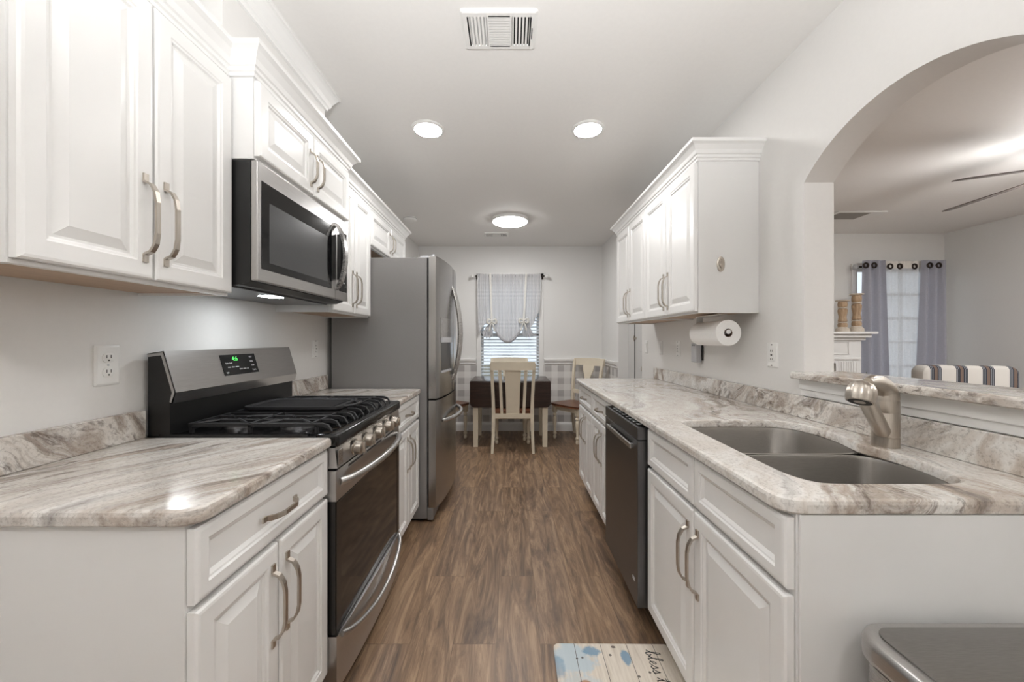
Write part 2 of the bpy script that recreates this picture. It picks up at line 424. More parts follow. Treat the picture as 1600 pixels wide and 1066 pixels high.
def sweep(bm, path, prof, side=1):
    """mitred moulding: PATH of (x, y), PROF closed polygon of (out, z); OUT goes to the path's left when side=1"""
    n = len(path); rings = []
    for i in range(n):
        P = Vector(path[i]).to_2d()
        ns = []
        for a, b in ((i - 1, i), (i, i + 1)):
            if 0 <= a and b < n:
                d = (Vector(path[b]).to_2d() - Vector(path[a]).to_2d()).normalized(); ns.append(Vector((-d.y, d.x)) * side)
        m = ns[0] if len(ns) == 1 else (ns[0] + ns[1]) / (1 + ns[0].dot(ns[1]))
        rings.append([bm.verts.new((P.x + m.x * o, P.y + m.y * o, z)) for o, z in prof])
    k = len(prof)
    for a, b in zip(rings, rings[1:]):
        for j in range(k): bm.faces.new((a[j], a[(j + 1) % k], b[(j + 1) % k], b[j]))
    bm.faces.new(rings[0][::-1]); bm.faces.new(rings[-1])
    return bm

def rrect(x0, x1, y0, y1, r, seg=6):
    """rounded rectangle; R a number or four radii for corners (x0y0, x1y0, x1y1, x0y1)"""
    rs = [r] * 4 if isinstance(r, (int, float)) else r
    out = []
    for (cx, cy, sx, sy, a0), rr in zip(((x0, y0, 1, 1, PI), (x1, y0, -1, 1, 1.5 * PI), (x1, y1, -1, -1, 0), (x0, y1, 1, -1, 0.5 * PI)), rs):
        if rr < 1e-5: out.append((cx, cy)); continue
        for k in range(seg + 1):
            a = a0 + 0.5 * PI * k / seg
            out.append((cx + sx * rr + rr * math.cos(a), cy + sy * rr + rr * math.sin(a)))
    return out

def inset(poly, d):
    n = len(poly); out = []
    for i in range(n):
        a, b, c = Vector(poly[i - 1]), Vector(poly[i]), Vector(poly[(i + 1) % n])
        e1 = (b - a).normalized(); e2 = (c - b).normalized()
        n1 = Vector((-e1.y, e1.x)); n2 = Vector((-e2.y, e2.x))
        m = (n1 + n2) / max(0.3, 1 + n1.dot(n2))
        out.append((b.x + m.x * d, b.y + m.y * d))
    return out

def irr(x0, x1, y0, y1, r, seg=6):
    """rounded rectangle as a function of its inset"""
    rs = [r] * 4 if isinstance(r, (int, float)) else r
    return lambda i: rrect(x0 + i, x1 - i, y0 + i, y1 - i, [max(q - i, 0.0004) for q in rs], seg)

def rings_mesh(bm, rings, close_first=False, close_last=False):
    vs_ = [[bm.verts.new(p) for p in r] for r in rings]; n = len(rings[0])
    for a, b in zip(vs_, vs_[1:]):
        for k in range(n): bm.faces.new((a[k], a[(k + 1) % n], b[(k + 1) % n], b[k]))
    if close_first: bm.faces.new(vs_[0][::-1])
    if close_last: bm.faces.new(vs_[-1])
    return vs_

def fill_between(bm, loops):
    es = []
    for l in loops:
        for i in range(len(l)):
            a, b = l[i], l[(i + 1) % len(l)]
            es.append(bm.edges.get((a, b)) or bm.edges.new((a, b)))
    bmesh.ops.triangle_fill(bm, edges=es, use_beauty=True)

def slab(bm, outline, z0, z1, holes=(), r=0.010):
    """stone slab with eased edges; outline counter-clockwise, holes counter-clockwise"""
    t = z1 - z0
    prof = [(r * 0.5, z0), (0.0, z0 + r * 0.5), (0.0, z1 - r), (r * 0.3, z1 - r * 0.3), (r, z1)]
    tops, bots = [], []
    for lp, sgn in [(outline, 1)] + [(h, -1) for h in holes]:
        rs = []
        for ins, z in prof:
            q = inset(lp, ins * sgn); rs.append([(x, y, z) for x, y in q])
        v = rings_mesh(bm, rs); tops.append(v[-1]); bots.append(v[0])
    fill_between(bm, tops); fill_between(bm, bots)
    bmesh.ops.recalc_face_normals(bm, faces=bm.faces)
    return bm

def catmull(pts, k=5, closed=True):
    n = len(pts); out = []
    for i in range(n if closed else n - 1):
        g = (lambda j: Vector(pts[j % n])) if closed else (lambda j: Vector(pts[max(0, min(n - 1, j))]))
        p0, p1, p2, p3 = g(i - 1), g(i), g(i + 1), g(i + 2)
        for s in range(k):
            t = s / k
            out.append(tuple(0.5 * ((2 * p1) + (p2 - p0) * t + (2 * p0 - 5 * p1 + 4 * p2 - p3) * t * t + (3 * p1 - p0 - 3 * p2 + p3) * t ** 3)))
    if not closed: out.append(tuple(pts[-1]))
    return out

def obj(name, bm, mat, parent=None, smooth=False, flat=False):
    me = bpy.data.meshes.new(name)
    bmesh.ops.recalc_face_normals(bm, faces=bm.faces)
    if smooth:
        for f in bm.faces: f.smooth = True
        lim = math.radians(38)
        for e in bm.edges:
            if len(e.link_faces) == 2 and e.calc_face_angle(0) > lim: e.smooth = False
        if flat:                                    # keep the broad level faces level where they meet the eased edge
            bm.normal_update()
            for e in bm.edges:
                if len(e.link_faces) == 2:
                    k = [max(abs(c) for c in f.normal) > 0.9999 for f in e.link_faces]
                    if k[0] != k[1]: e.smooth = False
    bm.to_mesh(me); bm.free()
    me.materials.append(M[mat] if isinstance(mat, str) else mat)
    o = bpy.data.objects.new(name, me); C.objects.link(o)
    if parent is not None: o.parent = parent
    return o

def tag(o, label, cat, group=None, kind=None):
    o['label'] = label; o['category'] = cat
    if group: o['group'] = group
    if kind: o['kind'] = kind
    return o

def thing(name, label, cat, group=None):
    o = bpy.data.objects.new(name, None); o.empty_display_size = 0.1; C.objects.link(o)
    return tag(o, label, cat, group)

def descend(o):
    for c in o.children: yield c; yield from descend(c)

def settle(root, loc):
    """move a thing's origin to its base without moving the thing"""
    d = Vector(loc)
    for o in [root] + list(descend(root)):
        if o.type == 'MESH': o.data.transform(Matrix.Translation(-d))
    root.location = d
    return root

def struct(name, bm, mat, parent=None, smooth=False):
    o = obj(name, bm, mat, parent, smooth)
    if parent is None: o['kind'] = 'structure'
    return o

def dup(root):
    r = root.copy(); C.objects.link(r)
    for ch in list(root.children):
        c = ch.copy(); C.objects.link(c); c.parent = r
        for g in ch.children:
            d = g.copy(); C.objects.link(d); d.parent = c
    return r

def text(name, s, size, mtx, mat, parent, depth=0.0006, align='CENTER'):
    cu = bpy.data.curves.new(name, 'FONT'); cu.body = s; cu.size = size; cu.extrude = depth; cu.align_x = align; cu.align_y = 'CENTER'
    o = bpy.data.objects.new(name, cu); C.objects.link(o)
    dg = bpy.context.evaluated_depsgraph_get(); dg.update()
    me = bpy.data.meshes.new_from_object(o.evaluated_get(dg))
    bpy.data.objects.remove(o); me.transform(mtx); me.materials.clear(); me.materials.append(M[mat]); me.name = name
    r = bpy.data.objects.new(name, me); C.objects.link(r); r.parent = parent
    return r

# ------------------------------------------------------------------ shell
def build_shell():
    bm = new(); box(bm, -WX - 0.12, LX + 0.12, YB, YF + 0.12, -0.06, 0.0); struct('floor', bm, 'floor')
    bm = new(); box(bm, -WX - 0.12, LX + 0.12, YB, YF + 0.12, ZC, ZC + 0.08); struct('ceiling', bm, 'ceil')
    bm = new(); box(bm, -WX - 0.12, -WX, YB, YF, 0, ZC); struct('wall_left', bm, 'wall')
    # far wall with the window opening
    wx0, wx1, wz0, wz1 = -0.395, 0.395, 0.56, 2.09
    bm = new()
    for a, b, c, d in ((-WX - 0.12, wx0, 0, ZC), (wx1, WX + 0.14, 0, ZC), (wx0, wx1, 0, wz0), (wx0, wx1, wz1, ZC)):
        box(bm, a, b, YF, YF + 0.12, c, d)
    struct('wall_far', bm, 'paperwall')
    # right wall: pass-through arch over the sink and a doorway beyond the cabinets
    x0, x1 = WX, WX + WT
    ya, yb, zs, rise = 0.848, 1.64, 1.916, 0.169
    dy0, dy1, dz = 3.655, 4.456, 2.06
    bm = new()
    box(bm, x0, x1, YB, ya, 0, ZC)
    box(bm, x0, x1, ya, yb, 0, 1.078)
    hw = (yb - ya) / 2; R = (hw * hw + rise * rise) / (2 * rise); yc = (ya + yb) / 2; zc = zs + rise - R
    th = math.asin(hw / R)
    arc = [(yc + R * math.sin(th - 2 * th * k / 40), zc + R * math.cos(th - 2 * th * k / 40)) for k in range(41)]   # far to near
    for p, q in zip(arc, arc[1:]):
        prism(bm, [(q[0], q[1]), (p[0], p[1]), (p[0], ZC), (q[0], ZC)], x0, x1, 'x')
    box(bm, x0, x1, yb, dy0, 0, ZC)
    box(bm, x0, x1, dy0, dy1, dz, ZC)
    bmesh.ops.remove_doubles(bm, verts=bm.verts, dist=1e-5)
    struct('wall_right', bm, 'wall')
    bm = new(); box(bm, x0, x1, dy1, YF, 0, ZC); struct('wall_corner', bm, 'paperwall')
    # living room
    bm = new()
    lx0, lx1, lz0, lz1 = 4.16, 5.06, 0.62, 2.10
    for a, b, c, d in ((x1, lx0, 0, ZC), (lx1, LX, 0, ZC), (lx0, lx1, 0, lz0), (lx0, lx1, lz1, ZC)):
        box(bm, a, b, LY, LY + 0.12, c, d)
    struct('wall_living_far', bm, 'lwall')
    bm = new(); box(bm, LX, LX + 0.12, YB, LY + 0.12, 0, ZC); struct('wall_living_right', bm, 'lwall')
    bm = new(); box(bm, -WX - 0.12, LX + 0.12, YB - 0.12, YB, 0, ZC); struct('wall_back', bm, 'wall')
    # chair rail and baseboard at the eating corner
    rail = [(0, 0.915), (0.014, 0.915), (0.014, 0.935), (0.020, 0.94), (0.030, 0.955), (0.034, 0.975), (0.034, 0.985), (0.0, 0.985)]
    base = [(0, 0.0), (0.018, 0.0), (0.018, 0.085), (0.012, 0.105), (0.0, 0.115)]
    bm = new()
    sweep(bm, [(-0.465, YF), (-WX, YF), (-WX, 3.56)], rail, 1)
    sweep(bm, [(WX, dy1), (WX, YF), (0.465, YF)], rail, 1)
    struct('trim_1', bm, 'trim')
    bm = new(); sweep(bm, [(WX, dy1), (WX, YF), (-WX, YF), (-WX, 3.56)], base, 1); struct('baseboard_far', bm, 'trim')
    # window of the eating corner
    bm = new()
    for a, b, c, d in ((wx0 - 0.06, wx0, wz0 - 0.03, wz1 + 0.06), (wx1, wx1 + 0.06, wz0 - 0.03, wz1 + 0.06), (wx0 - 0.06, wx1 + 0.06, wz1, wz1 + 0.065)):
        box(bm, a, b, YF - 0.016, YF, c, d, 0.003)
    box(bm, wx0 - 0.08, wx1 + 0.08, YF - 0.04, YF + 0.02, wz0 - 0.055, wz0 - 0.03, 0.003)
    for a, b, c, d in ((wx0, wx0 + 0.03, wz0, wz1), (wx1 - 0.03, wx1, wz0, wz1), (wx0, wx1, wz0, wz0 + 0.04), (wx0, wx1, wz1 - 0.03, wz1), (wx0, wx1, 1.30, 1.34)):
        box(bm, a, b, YF + 0.05, YF + 0.09, c, d)
    w = struct('window_1', bm, 'trim')
    bm = new(); box(bm, wx0 + 0.03, wx1 - 0.03, YF + 0.068, YF + 0.072, wz0 + 0.04, wz1 - 0.03); obj('pane', bm, 'glass', w)
    # window of the living room
    bm = new()
    for a, b, c, d in ((lx0 - 0.06, lx0, lz0, lz1 + 0.06), (lx1, lx1 + 0.06, lz0, lz1 + 0.06), (lx0, lx1, lz1, lz1 + 0.06), (lx0 - 0.07, lx1 + 0.07, lz0 - 0.04, lz0)):
        box(bm, a, b, LY - 0.015, LY, c, d, 0.003)
    for k in range(4): box(bm, lx0 + k * (lx1 - lx0 - 0.03) / 3, lx0 + 0.03 + k * (lx1 - lx0 - 0.03) / 3, LY + 0.05, LY + 0.08, lz0, lz1)
    for k in range(6): box(bm, lx0, lx1, LY + 0.05, LY + 0.08, lz0 + k * (lz1 - lz0 - 0.03) / 5, lz0 + 0.03 + k * (lz1 - lz0 - 0.03) / 5)
    w = struct('window_2', bm, 'trim')
    bm = new(); box(bm, lx0, lx1, LY + 0.063, LY + 0.067, lz0, lz1); obj('pane', bm, 'glass', w)
    # door beyond the cabinets, set back in the wall
    bm = new(); box(bm, x1 - 0.012, x1 + 0.032, dy0 - 0.0, dy1, 0.01, dz, 0.002)
    for z0, z1 in ((0.25, 0.95), (1.12, 1.9)): box(bm, x1 - 0.017, x1 - 0.011, dy0 + 0.12, dy1 - 0.40, z0, z1, 0.002)
    d = struct('door_1', bm, 'doorgrey')
    bm = new(); box(bm, x0 + 0.001, x1 - 0.013, dy1 - 0.006, dy1 - 0.0002, 0.0, dz); obj('jamb_lining', bm, 'trim', d)
    bm = new(); box(bm, x1 - 0.018, x1 - 0.011, 4.21, 4.216, 0.01, dz); obj('leaf_gap', bm, 'slot', d)
    for nm, z, r in (('door_knob', 0.955, 0.030), ('deadbolt', 1.075, 0.027)):
        bm = new(); R = Matrix.Rotation(-PI / 2, 4, 'Y')
        if nm == 'door_knob': lathe(bm, [(0.034, 0), (0.034, 0.006), (0.012, 0.010), (0.012, 0.03), (0.026, 0.036), (0.030, 0.05), (0.022, 0.062), (0, 0.066)], (x1 - 0.012, 3.83, z), R, 20)
        else: lathe(bm, [(r, 0), (r, 0.010), (r * 0.8, 0.016), (0, 0.017)], (x1 - 0.012, 3.83, z), R, 20); box(bm, x1 - 0.045, x1 - 0.028, 3.826, 3.834, z - 0.018, z + 0.018, 0.002)
        obj(nm, bm, 'nickel', d, True)
    bm = new()
    for z in (1.26,): box(bm, x1 - 0.020, x1 - 0.010, 4.165, 4.262, z - 0.012, z + 0.012, 0.002); tube(bm, [(x1 - 0.024, 4.213, z - 0.03), (x1 - 0.024, 4.213, z + 0.03)], 0.006, 8)
    obj('latch', bm, 'nickel', d, True)
    # boxed duct above the wall cabinets on the left, with its own crown
    bm = new(); box(bm, -WX, -0.957, 1.278, 1.985, 2.235, ZC)
    d = struct('ceiling_bulkhead', bm, 'wall')
    pr = [(0, 2.432), (0.010, 2.432), (0.012, 2.445), (0.020, 2.45), (0.026, 2.47), (0.042, 2.495), (0.05, 2.505), (0.057, 2.508), (0.057, ZC), (0, ZC)]
    bm = new(); sweep(bm, [(-WX, 1.985), (-0.957, 1.985), (-0.957, 1.20), (-0.957, YB)], pr, 1)
    obj('crown', bm, 'trim', d)
    # ground outdoors
    bm = new(); box(bm, -12, 16, YF + 0.2, 26, -0.5, -0.4); struct('ground', bm, 'grass')
build_shell()

# ------------------------------------------------------------------ cabinet making
def panel_front(bm, s, xf, y0, y1, z0, z1, raised=True, th=0.02, fr=0.056):
    """a routed door or drawer front; its face lies at |x| = xf and looks to the aisle"""
    if raised: st = [(0, 0), (0, th - 0.005), (0.004, th - 0.001), (0.010, th), (fr - 0.012, th), (fr - 0.009, th - 0.003), (fr - 0.004, th - 0.004), (fr, th - 0.010), (fr + 0.006, th - 0.010), (fr + 0.030, th - 0.002), (fr + 0.034, th - 0.002)]
    else: st = [(0, 0), (0, th - 0.005), (0.004, th - 0.001), (0.010, th), (fr - 0.016, th), (fr - 0.012, th - 0.004), (fr - 0.008, th - 0.005), (fr, th - 0.011)]
    rings = []
    for i, d in st:
        x = s * (xf + th - d); rings.append([(x, y0 + i, z0 + i), (x, y1 - i, z0 + i), (x, y1 - i, z1 - i), (x, y0 + i, z1 - i)])
    rings_mesh(bm, rings, True, True)
    return bm

def pull(s, xf, y, z, L, vertical=True, w=0.013):
    """strap pull: flat feet, shoulders, a slightly bowed grip"""
    h = L / 2; out = 0.032
    f, g, m = (0.020, 0.040, 0.030) if L > 0.18 else (0.014, 0.030, 0.026)      # foot, shoulder, stand-off
    prof = [(-h, 0.002), (-h + f, 0.002), (-h + f + 0.002, 0.005), (-h + f + 0.008, m * 0.62), (-h + g - 0.002, m - 0.005), (-h + g + 0.008, m), (-h * 0.35, m + 0.004), (h * 0.35, m + 0.004),
            (h - g - 0.008, m), (h - g + 0.002, m - 0.005), (h - f - 0.008, m * 0.62), (h - f - 0.002, 0.005), (h - f, 0.002), (h, 0.002)]
    bm = new(); rings = []; n = len(prof)
    for i, (a, o) in enumerate(prof):
        p, q = prof[max(0, i - 1)], prof[min(n - 1, i + 1)]
        d = Vector((q[0] - p[0], q[1] - p[1])).normalized(); nn = Vector((-d.y, d.x)) * 0.003
        f = abs(a) / h; ww = w / 2 * (1.0 if f > 0.55 else 0.9)
        ring = []
        for (k, c) in ((1, 1), (1, -1), (-1, -1), (-1, 1)):
            al, ou, cr = a + nn.x * k, max(0.0, o + nn.y * k), ww * c
            ring.append((s * (xf - ou), y + (cr if vertical else al), z + (al if vertical else cr)))
        rings.append(ring)
    rings_mesh(bm, rings, True, True)
    return bm

def front(kind, root, s, xf, y0, y1, z0, z1, raised, pull_at=None, fr=0.056):
    bm = new(); panel_front(bm, s, xf, y0, y1, z0, z1, raised, fr=fr)
    o = obj(kind, bm, 'white', root)
    if pull_at:
        y, z, L, v = pull_at
        obj('handle', pull(s, xf, y, z, L, v), 'nickel', o)
    return o

CROWN = [(0.0, 0.0), (0.008, 0.0), (0.010, 0.010), (0.016, 0.014), (0.016, 0.026), (0.022, 0.030), (0.028, 0.046), (0.044, 0.066), (0.054, 0.072), (0.058, 0.074), (0.058, 0.090), (0.0, 0.090)]
def crown_part(root, path, side, z0):
    bm = new(); sweep(bm, path, [(o, z0 + z) for o, z in CROWN], side); return obj('crown', bm, 'white', root)

def base_cabinet(label, s, y0, y1, xf, drawers, nd=2, group=None, open_top=False, pulls=True):
    """DRAWERS: list of (y0, y1, pull?)"""
    root = thing('base_cabinet', label, 'cabinet', group)
    bm = new(); xb = xf + 0.021
    zt = 0.882
    t = 0.018
    X = lambda a: s * a
    back = WX - 0.002
    e = 0.0006
    for a, b in ((y0, y0 + t), (y1 - t, y1)): box(bm, X(xb), X(back), a, b, 0.11, zt)
    box(bm, X(xb + e), X(back - e), y0 + t - e, y1 - t + e, 0.11 + e, 0.128)
    box(bm, X(back - 0.008), X(back - e), y0 + t - e, y1 - t + e, 0.128 - e, zt - 2 * e)
    ym = (y0 + y1) / 2
    # face frame
    for a, b in ((y0 + t - e, y0 + 0.04), (y1 - 0.04, y1 - t + e), (ym - 0.03, ym + 0.03)): box(bm, X(xb + e), X(xb + t), a, b, 0.128 - e, zt - e)
    for a, b in ((0.69, 0.73), (zt - 0.03, zt - 2 * e), (0.127, 0.15)): box(bm, X(xb + 2 * e), X(xb + t - e), y0 + t - e, y1 - t + e, a, b)
    if not open_top: box(bm, X(xb + t - 2 * e), X(back - 2 * e), y0 + t - e, y1 - t + e, zt - 0.015, zt - 3 * e)
    obj('body', bm, 'panel', root)
    bm = new(); box(bm, X(xb + 0.065), X(back), y0, y1, 0.0, 0.11); obj('toe_kick', bm, 'panel', root)
    g = 0.004
    for a, b, p in drawers:
        front('drawer', root, s, xf, a + g, b - g, 0.722, 0.872, False, ((a + b) / 2, 0.795, 0.15, False) if p else None, fr=0.046)
    for k in range(nd):
        a = y0 + (y1 - y0) * k / nd; b = y0 + (y1 - y0) * (k + 1) / nd
        py = (b - 0.032) if k % 2 == 0 else (a + 0.032)
        front('door', root, s, xf, a + g, b - g, 0.118, 0.707, True, (py, 0.555, 0.215, True))
    settle(root, (s * (xf + 0.3), ym, 0)); return root

def wall_cabinet(label, s, y0, y1, z0, z1, xf, crown, hz, hl=0.22, nd=2, group=None, side='panel'):
    root = thing('wall_cabinet', label, 'cabinet', group)
    X = lambda a: s * a; xb = xf + 0.021; back = WX - 0.001
    bm = new(); box(bm, X(xb), X(back), y0, y1, z0 + 0.012, z1)
    box(bm, X(xb - 0.0005), X(xb + 0.02), y0 + 0.0005, y1 - 0.0005, z0, z0 + 0.014); box(bm, X(xb + 0.019), X(back), y0 - 0.0005, y0 + 0.018, z0, z0 + 0.014); box(bm, X(xb + 0.019), X(back), y1 - 0.018, y1 + 0.0005, z0, z0 + 0.014)
    obj('body', bm, side, root)
    bm = new(); box(bm, X(xb + 0.021), X(back - 0.004), y0 + 0.019, y1 - 0.019, z0 + 0.008, z0 + 0.0118); obj('underside', bm, 'maple', root)
    g = 0.0035
    for k in range(nd):
        a = y0 + (y1 - y0) * k / nd; b = y0 + (y1 - y0) * (k + 1) / nd
        py = (b - 0.030) if k % 2 == 0 else (a + 0.030)
        front('door', root, s, xf, a + g, b - g, z0 + 0.010, z1 - 0.012, True, (py, hz, hl, True))
    if crown: crown_part(root, *crown)
    settle(root, (s * (xf + 0.15), (y0 + y1) / 2, z0)); return root

GB, GW = 'white base cabinets', 'white wall cabinets'
# left run
base_cabinet('white base cabinet before the range, its plain white end facing the viewer', -1, 0.75, 1.303, 0.615, [(0.75, 1.303, True)], group=GB)
base_cabinet('narrow white base cabinet squeezed between black range and grey refrigerator', -1, 2.052, 2.606, 0.615, [(2.052, 2.606, True)], group=GB)
# right run
base_cabinet('wide white sink base cabinet with two blank drawer fronts, between dishwasher and bin', 1, 0.80, 1.615, 0.575, [(0.80, 1.2075, False), (1.2075, 1.615, False)], group=GB, open_top=True)
base_cabinet('white base cabinet right beyond the dark dishwasher, one drawer over two doors', 1, 2.185, 2.706, 0.575, [(2.185, 2.706, True)], group=GB)
base_cabinet('white base cabinet at the dining end of the long counter, beside the corner chair', 1, 2.706, 3.21, 0.575, [(2.706, 3.21, True)], group=GB)
# plain end of the peninsula
ZB = 1.394; ZT = 2.146
def fr(xf): return xf + 0.021
wall_cabinet('tall white wall cabinet nearest on the range side, with two long pulls', -1, 0.735, 1.312, ZB, ZT, 0.945, ([(-WX, 0.735), (-fr(0.945), 0.735), (-fr(0.945), 1.312)], -1, ZT - 0.002), 1.56, 0.23, group=GW)
wall_cabinet('short white wall cabinet standing forward above the microwave', -1, 1.3145, 2.052, 1.866, ZT, 0.858, ([(-WX + 0.30, 1.3145), (-fr(0.858), 1.3145), (-fr(0.858), 2.052), (-WX + 0.30, 2.052)], -1, ZT - 0.002), 1.985, 0.16, group=GW)
wall_cabinet('white wall cabinet between the microwave and the refrigerator', -1, 2.0545, 2.612, ZB, ZT, 0.945, ([(-fr(0.945), 2.113), (-fr(0.945), 2.612)], -1, ZT - 0.002), 1.55, 0.22, group=GW)
wall_cabinet('short white wall cabinet above the refrigerator', -1, 2.614, 3.48, 1.884, ZT, 0.945, ([(-fr(0.945), 2.614), (-fr(0.945), 3.48), (-WX, 3.48)], -1, ZT - 0.002), 2.0, 0.16, group=GW)
# right uppers
wall_cabinet('white wall cabinet over the paper towels, an oval plate on its end', 1, 1.936, 2.647, 1.38, 2.15, 0.929, ([(WX, 1.936), (fr(0.929), 1.936), (fr(0.929), 2.647)], 1, 2.146), 1.53, 0.22, group=GW)
wall_cabinet('white wall cabinet farther along over the dining end of the long counter', 1, 2.6475, 3.358, 1.38, 2.15, 0.929, ([(fr(0.929), 2.6475), (fr(0.929), 3.358), (WX, 3.358)], 1, 2.146), 1.53, 0.22, group=GW)
# oval plate on the end panel
bm = new(); t = new(); lathe(t, [(0.020, 0), (0.020, 0.003), (0.016, 0.006), (0.012, 0.006), (0.009, 0.012), (0.0, 0.013)], (0, 0, 0), 'z', 24)
t.transform(Matrix.Diagonal((1, 1.95, 1, 1))); t.transform(Matrix.Translation((1.0616, 1.936, 1.626)) @ Matrix.Rotation(PI / 2, 4, 'X')); merge(bm, t)
for dz in (-0.026, 0.026): lathe(bm, [(0.003, 0), (0.003, 0.004), (0, 0.006)], (1.0616, 1.933, 1.626 + dz), Matrix.Rotation(PI / 2, 4, 'X'), 10)
o = obj('oval_plate', bm, 'nickel', None, True); settle(o, (1.0616, 1.936, 1.626))
tag(o, 'small oval nickel plate on the end of the wall cabinet', 'hardware')

# ------------------------------------------------------------------ worktops
ZT0, ZT1 = 0.8825, 0.914
def counter(name, outline, mat, label, holes=()):
    bm = new(); slab(bm, outline, ZT0, ZT1, holes); o = obj(name, bm, mat, None, True, True)
    xs = [p[0] for p in outline]; ys = [p[1] for p in outline]
    settle(o, ((min(xs) + max(xs)) / 2, (min(ys) + max(ys)) / 2, ZT0)); return tag(o, label, 'worktop')
counter('countertop', rrect(-WX + 0.001, -0.603, 0.737, 1.304, [0, 0.045, 0.012, 0]), 'granL', 'streaked granite worktop nearest on the range side, with a rounded corner')
counter('countertop', rrect(-WX + 0.001, -0.603, 2.050, 2.600, [0, 0.012, 0.012, 0]), 'granL', 'short granite worktop between the range and the refrigerator')
sink_pts = [(0.75, 0.893), (0.90, 0.891), (1.02, 0.894), (1.065, 0.912), (1.09, 0.948), (1.112, 1.02), (1.122, 1.10), (1.120, 1.16), (1.108, 1.215), (1.118, 1.26), (1.143, 1.35), (1.15, 1.44), (1.132, 1.53), (1.09, 1.577), (1.03, 1.592), (0.9, 1.594), (0.77, 1.59), (0.718, 1.574), (0.694, 1.535), (0.69, 1.45), (0.688, 1.2), (0.688, 1.02), (0.692, 0.95), (0.71, 0.908)]
sq = lambda pts: [(x, y if y < 1.5 else 1.5 + (y - 1.5) * 0.88) for x, y in pts]      # keep clear of the cabinet's side
SINK = catmull(sq(sink_pts), 4)
counter('countertop', rrect(0.561, WX - 0.001, 0.79, 3.30, [0.05, 0, 0, 0.02]), 'granR', 'long granite worktop around the double sink', [SINK])

def splash(label, s, y0, y1):
    bm = new(); box(bm, s * (WX - 0.001), s * (WX - 0.024), y0, y1, ZT1 + 0.0004, 1.006, 0.002, 1)
    o = obj('backsplash', bm, 'granV'); settle(o, (s * (WX - 0.012), (y0 + y1) / 2, ZT1)); tag(o, label, 'backsplash')
splash('low granite backsplash strip below the double socket, near side of the range', -1, 0.737, 1.300)
splash('low granite backsplash strip between range and refrigerator', -1, 2.055, 2.600)
splash('long granite backsplash strip behind the sink and faucet', 1, 0.79, 3.30)
# raised bar in the pass-through
bm = new(); slab(bm, rrect(1.20, 1.45, 0.852, 1.672, [0, 0, 0.0, 0.035]), 1.0795, 1.108, (), 0.008)
bm.verts.ensure_lookup_table()
o = obj('bar_top', bm, 'granB', None, True, True); settle(o, (1.32, 1.25, 1.0795)); tag(o, 'raised granite ledge in the arched pass-through', 'worktop')
bm = new(); box(bm, 1.2365, WX - 0.0005, 0.852, 1.645, 1.035, 1.079, 0.003); box(bm, 1.244, WX - 0.0005, 0.852, 1.645, 1.008, 1.035, 0.002); struct('trim_2', bm, 'trim')
# plain painted panel at the peninsula's end
bm = new(); box(bm, 0.600, WX - 0.002, 0.793, 0.7995, 0.0, 0.882, 0.001, 1)
o = obj('end_panel', bm, 'panel'); settle(o, (0.93, 0.795, 0)); tag(o, 'plain white end panel below the near edge of the sink worktop, behind the bin', 'panel')

# ------------------------------------------------------------------ sink and faucet
def build_sink():
    root = thing('kitchen_sink', 'stainless double bowl sink set under the granite', 'sink')
    far = catmull(sq([(0.76, 1.232), (0.93, 1.228), (1.09, 1.234), (1.122, 1.26), (1.150, 1.35), (1.156, 1.44), (1.138, 1.535), (1.095, 1.583), (1.03, 1.60), (0.9, 1.602), (0.765, 1.598), (0.712, 1.58), (0.688, 1.54), (0.684, 1.45), (0.684, 1.29), (0.70, 1.246)]), 4)
    near = catmull([(0.74, 0.887), (0.90, 0.885), (1.02, 0.888), (1.07, 0.906), (1.097, 0.945), (1.119, 1.02), (1.127, 1.10), (1.118, 1.165), (1.08, 1.200), (0.93, 1.206), (0.76, 1.202), (0.705, 1.19), (0.684, 1.15), (0.682, 1.03), (0.686, 0.945), (0.703, 0.903)], 4)
    zt = 0.8815
    for lp in (far, near):
        bm = new(); rings_mesh(bm, [[(x, y, zt) for x, y in lp], [(x, y, zt - 0.0003) for x, y in inset(lp, -0.0105)], [(x, y, zt - 0.012) for x, y in inset(lp, -0.0107)]]); obj('rim', bm, 'sink_steel', root)
    for lp, dp in ((far, 0.20), (near, 0.18)):
        bm = new()
        rs = [(0, zt), (0.002, zt - 0.01), (0.008, zt - dp + 0.05), (0.016, zt - dp + 0.022), (0.034, zt - dp + 0.006), (0.06, zt - dp), ]
        cx = (min(p[0] for p in lp) + max(p[0] for p in lp)) / 2; cy = (min(p[1] for p in lp) + max(p[1] for p in lp)) / 2
        vs_ = rings_mesh(bm, [[(cx + (x - cx) * (1 - i / 0.23), cy + (y - cy) * (1 - i / 0.17), z) for x, y in lp] for i, z in rs])
        last = vs_[-1]; c = bm.verts.new((cx, cy, zt - dp - 0.004))
        for k in range(len(last)): bm.faces.new((last[k], last[(k + 1) % len(last)], c))
        b = obj('bowl', bm, 'sink_steel', root, True)
        bm = new(); lathe(bm, [(0.045, 0.0), (0.045, 0.003), (0.036, 0.003), (0.032, -0.001), (0.0, -0.001)], (cx, cy, zt - dp), 'z', 24); obj('drain', bm, 'nickel', b, True)
    settle(root, (0.91, 1.24, 0.69))
build_sink()

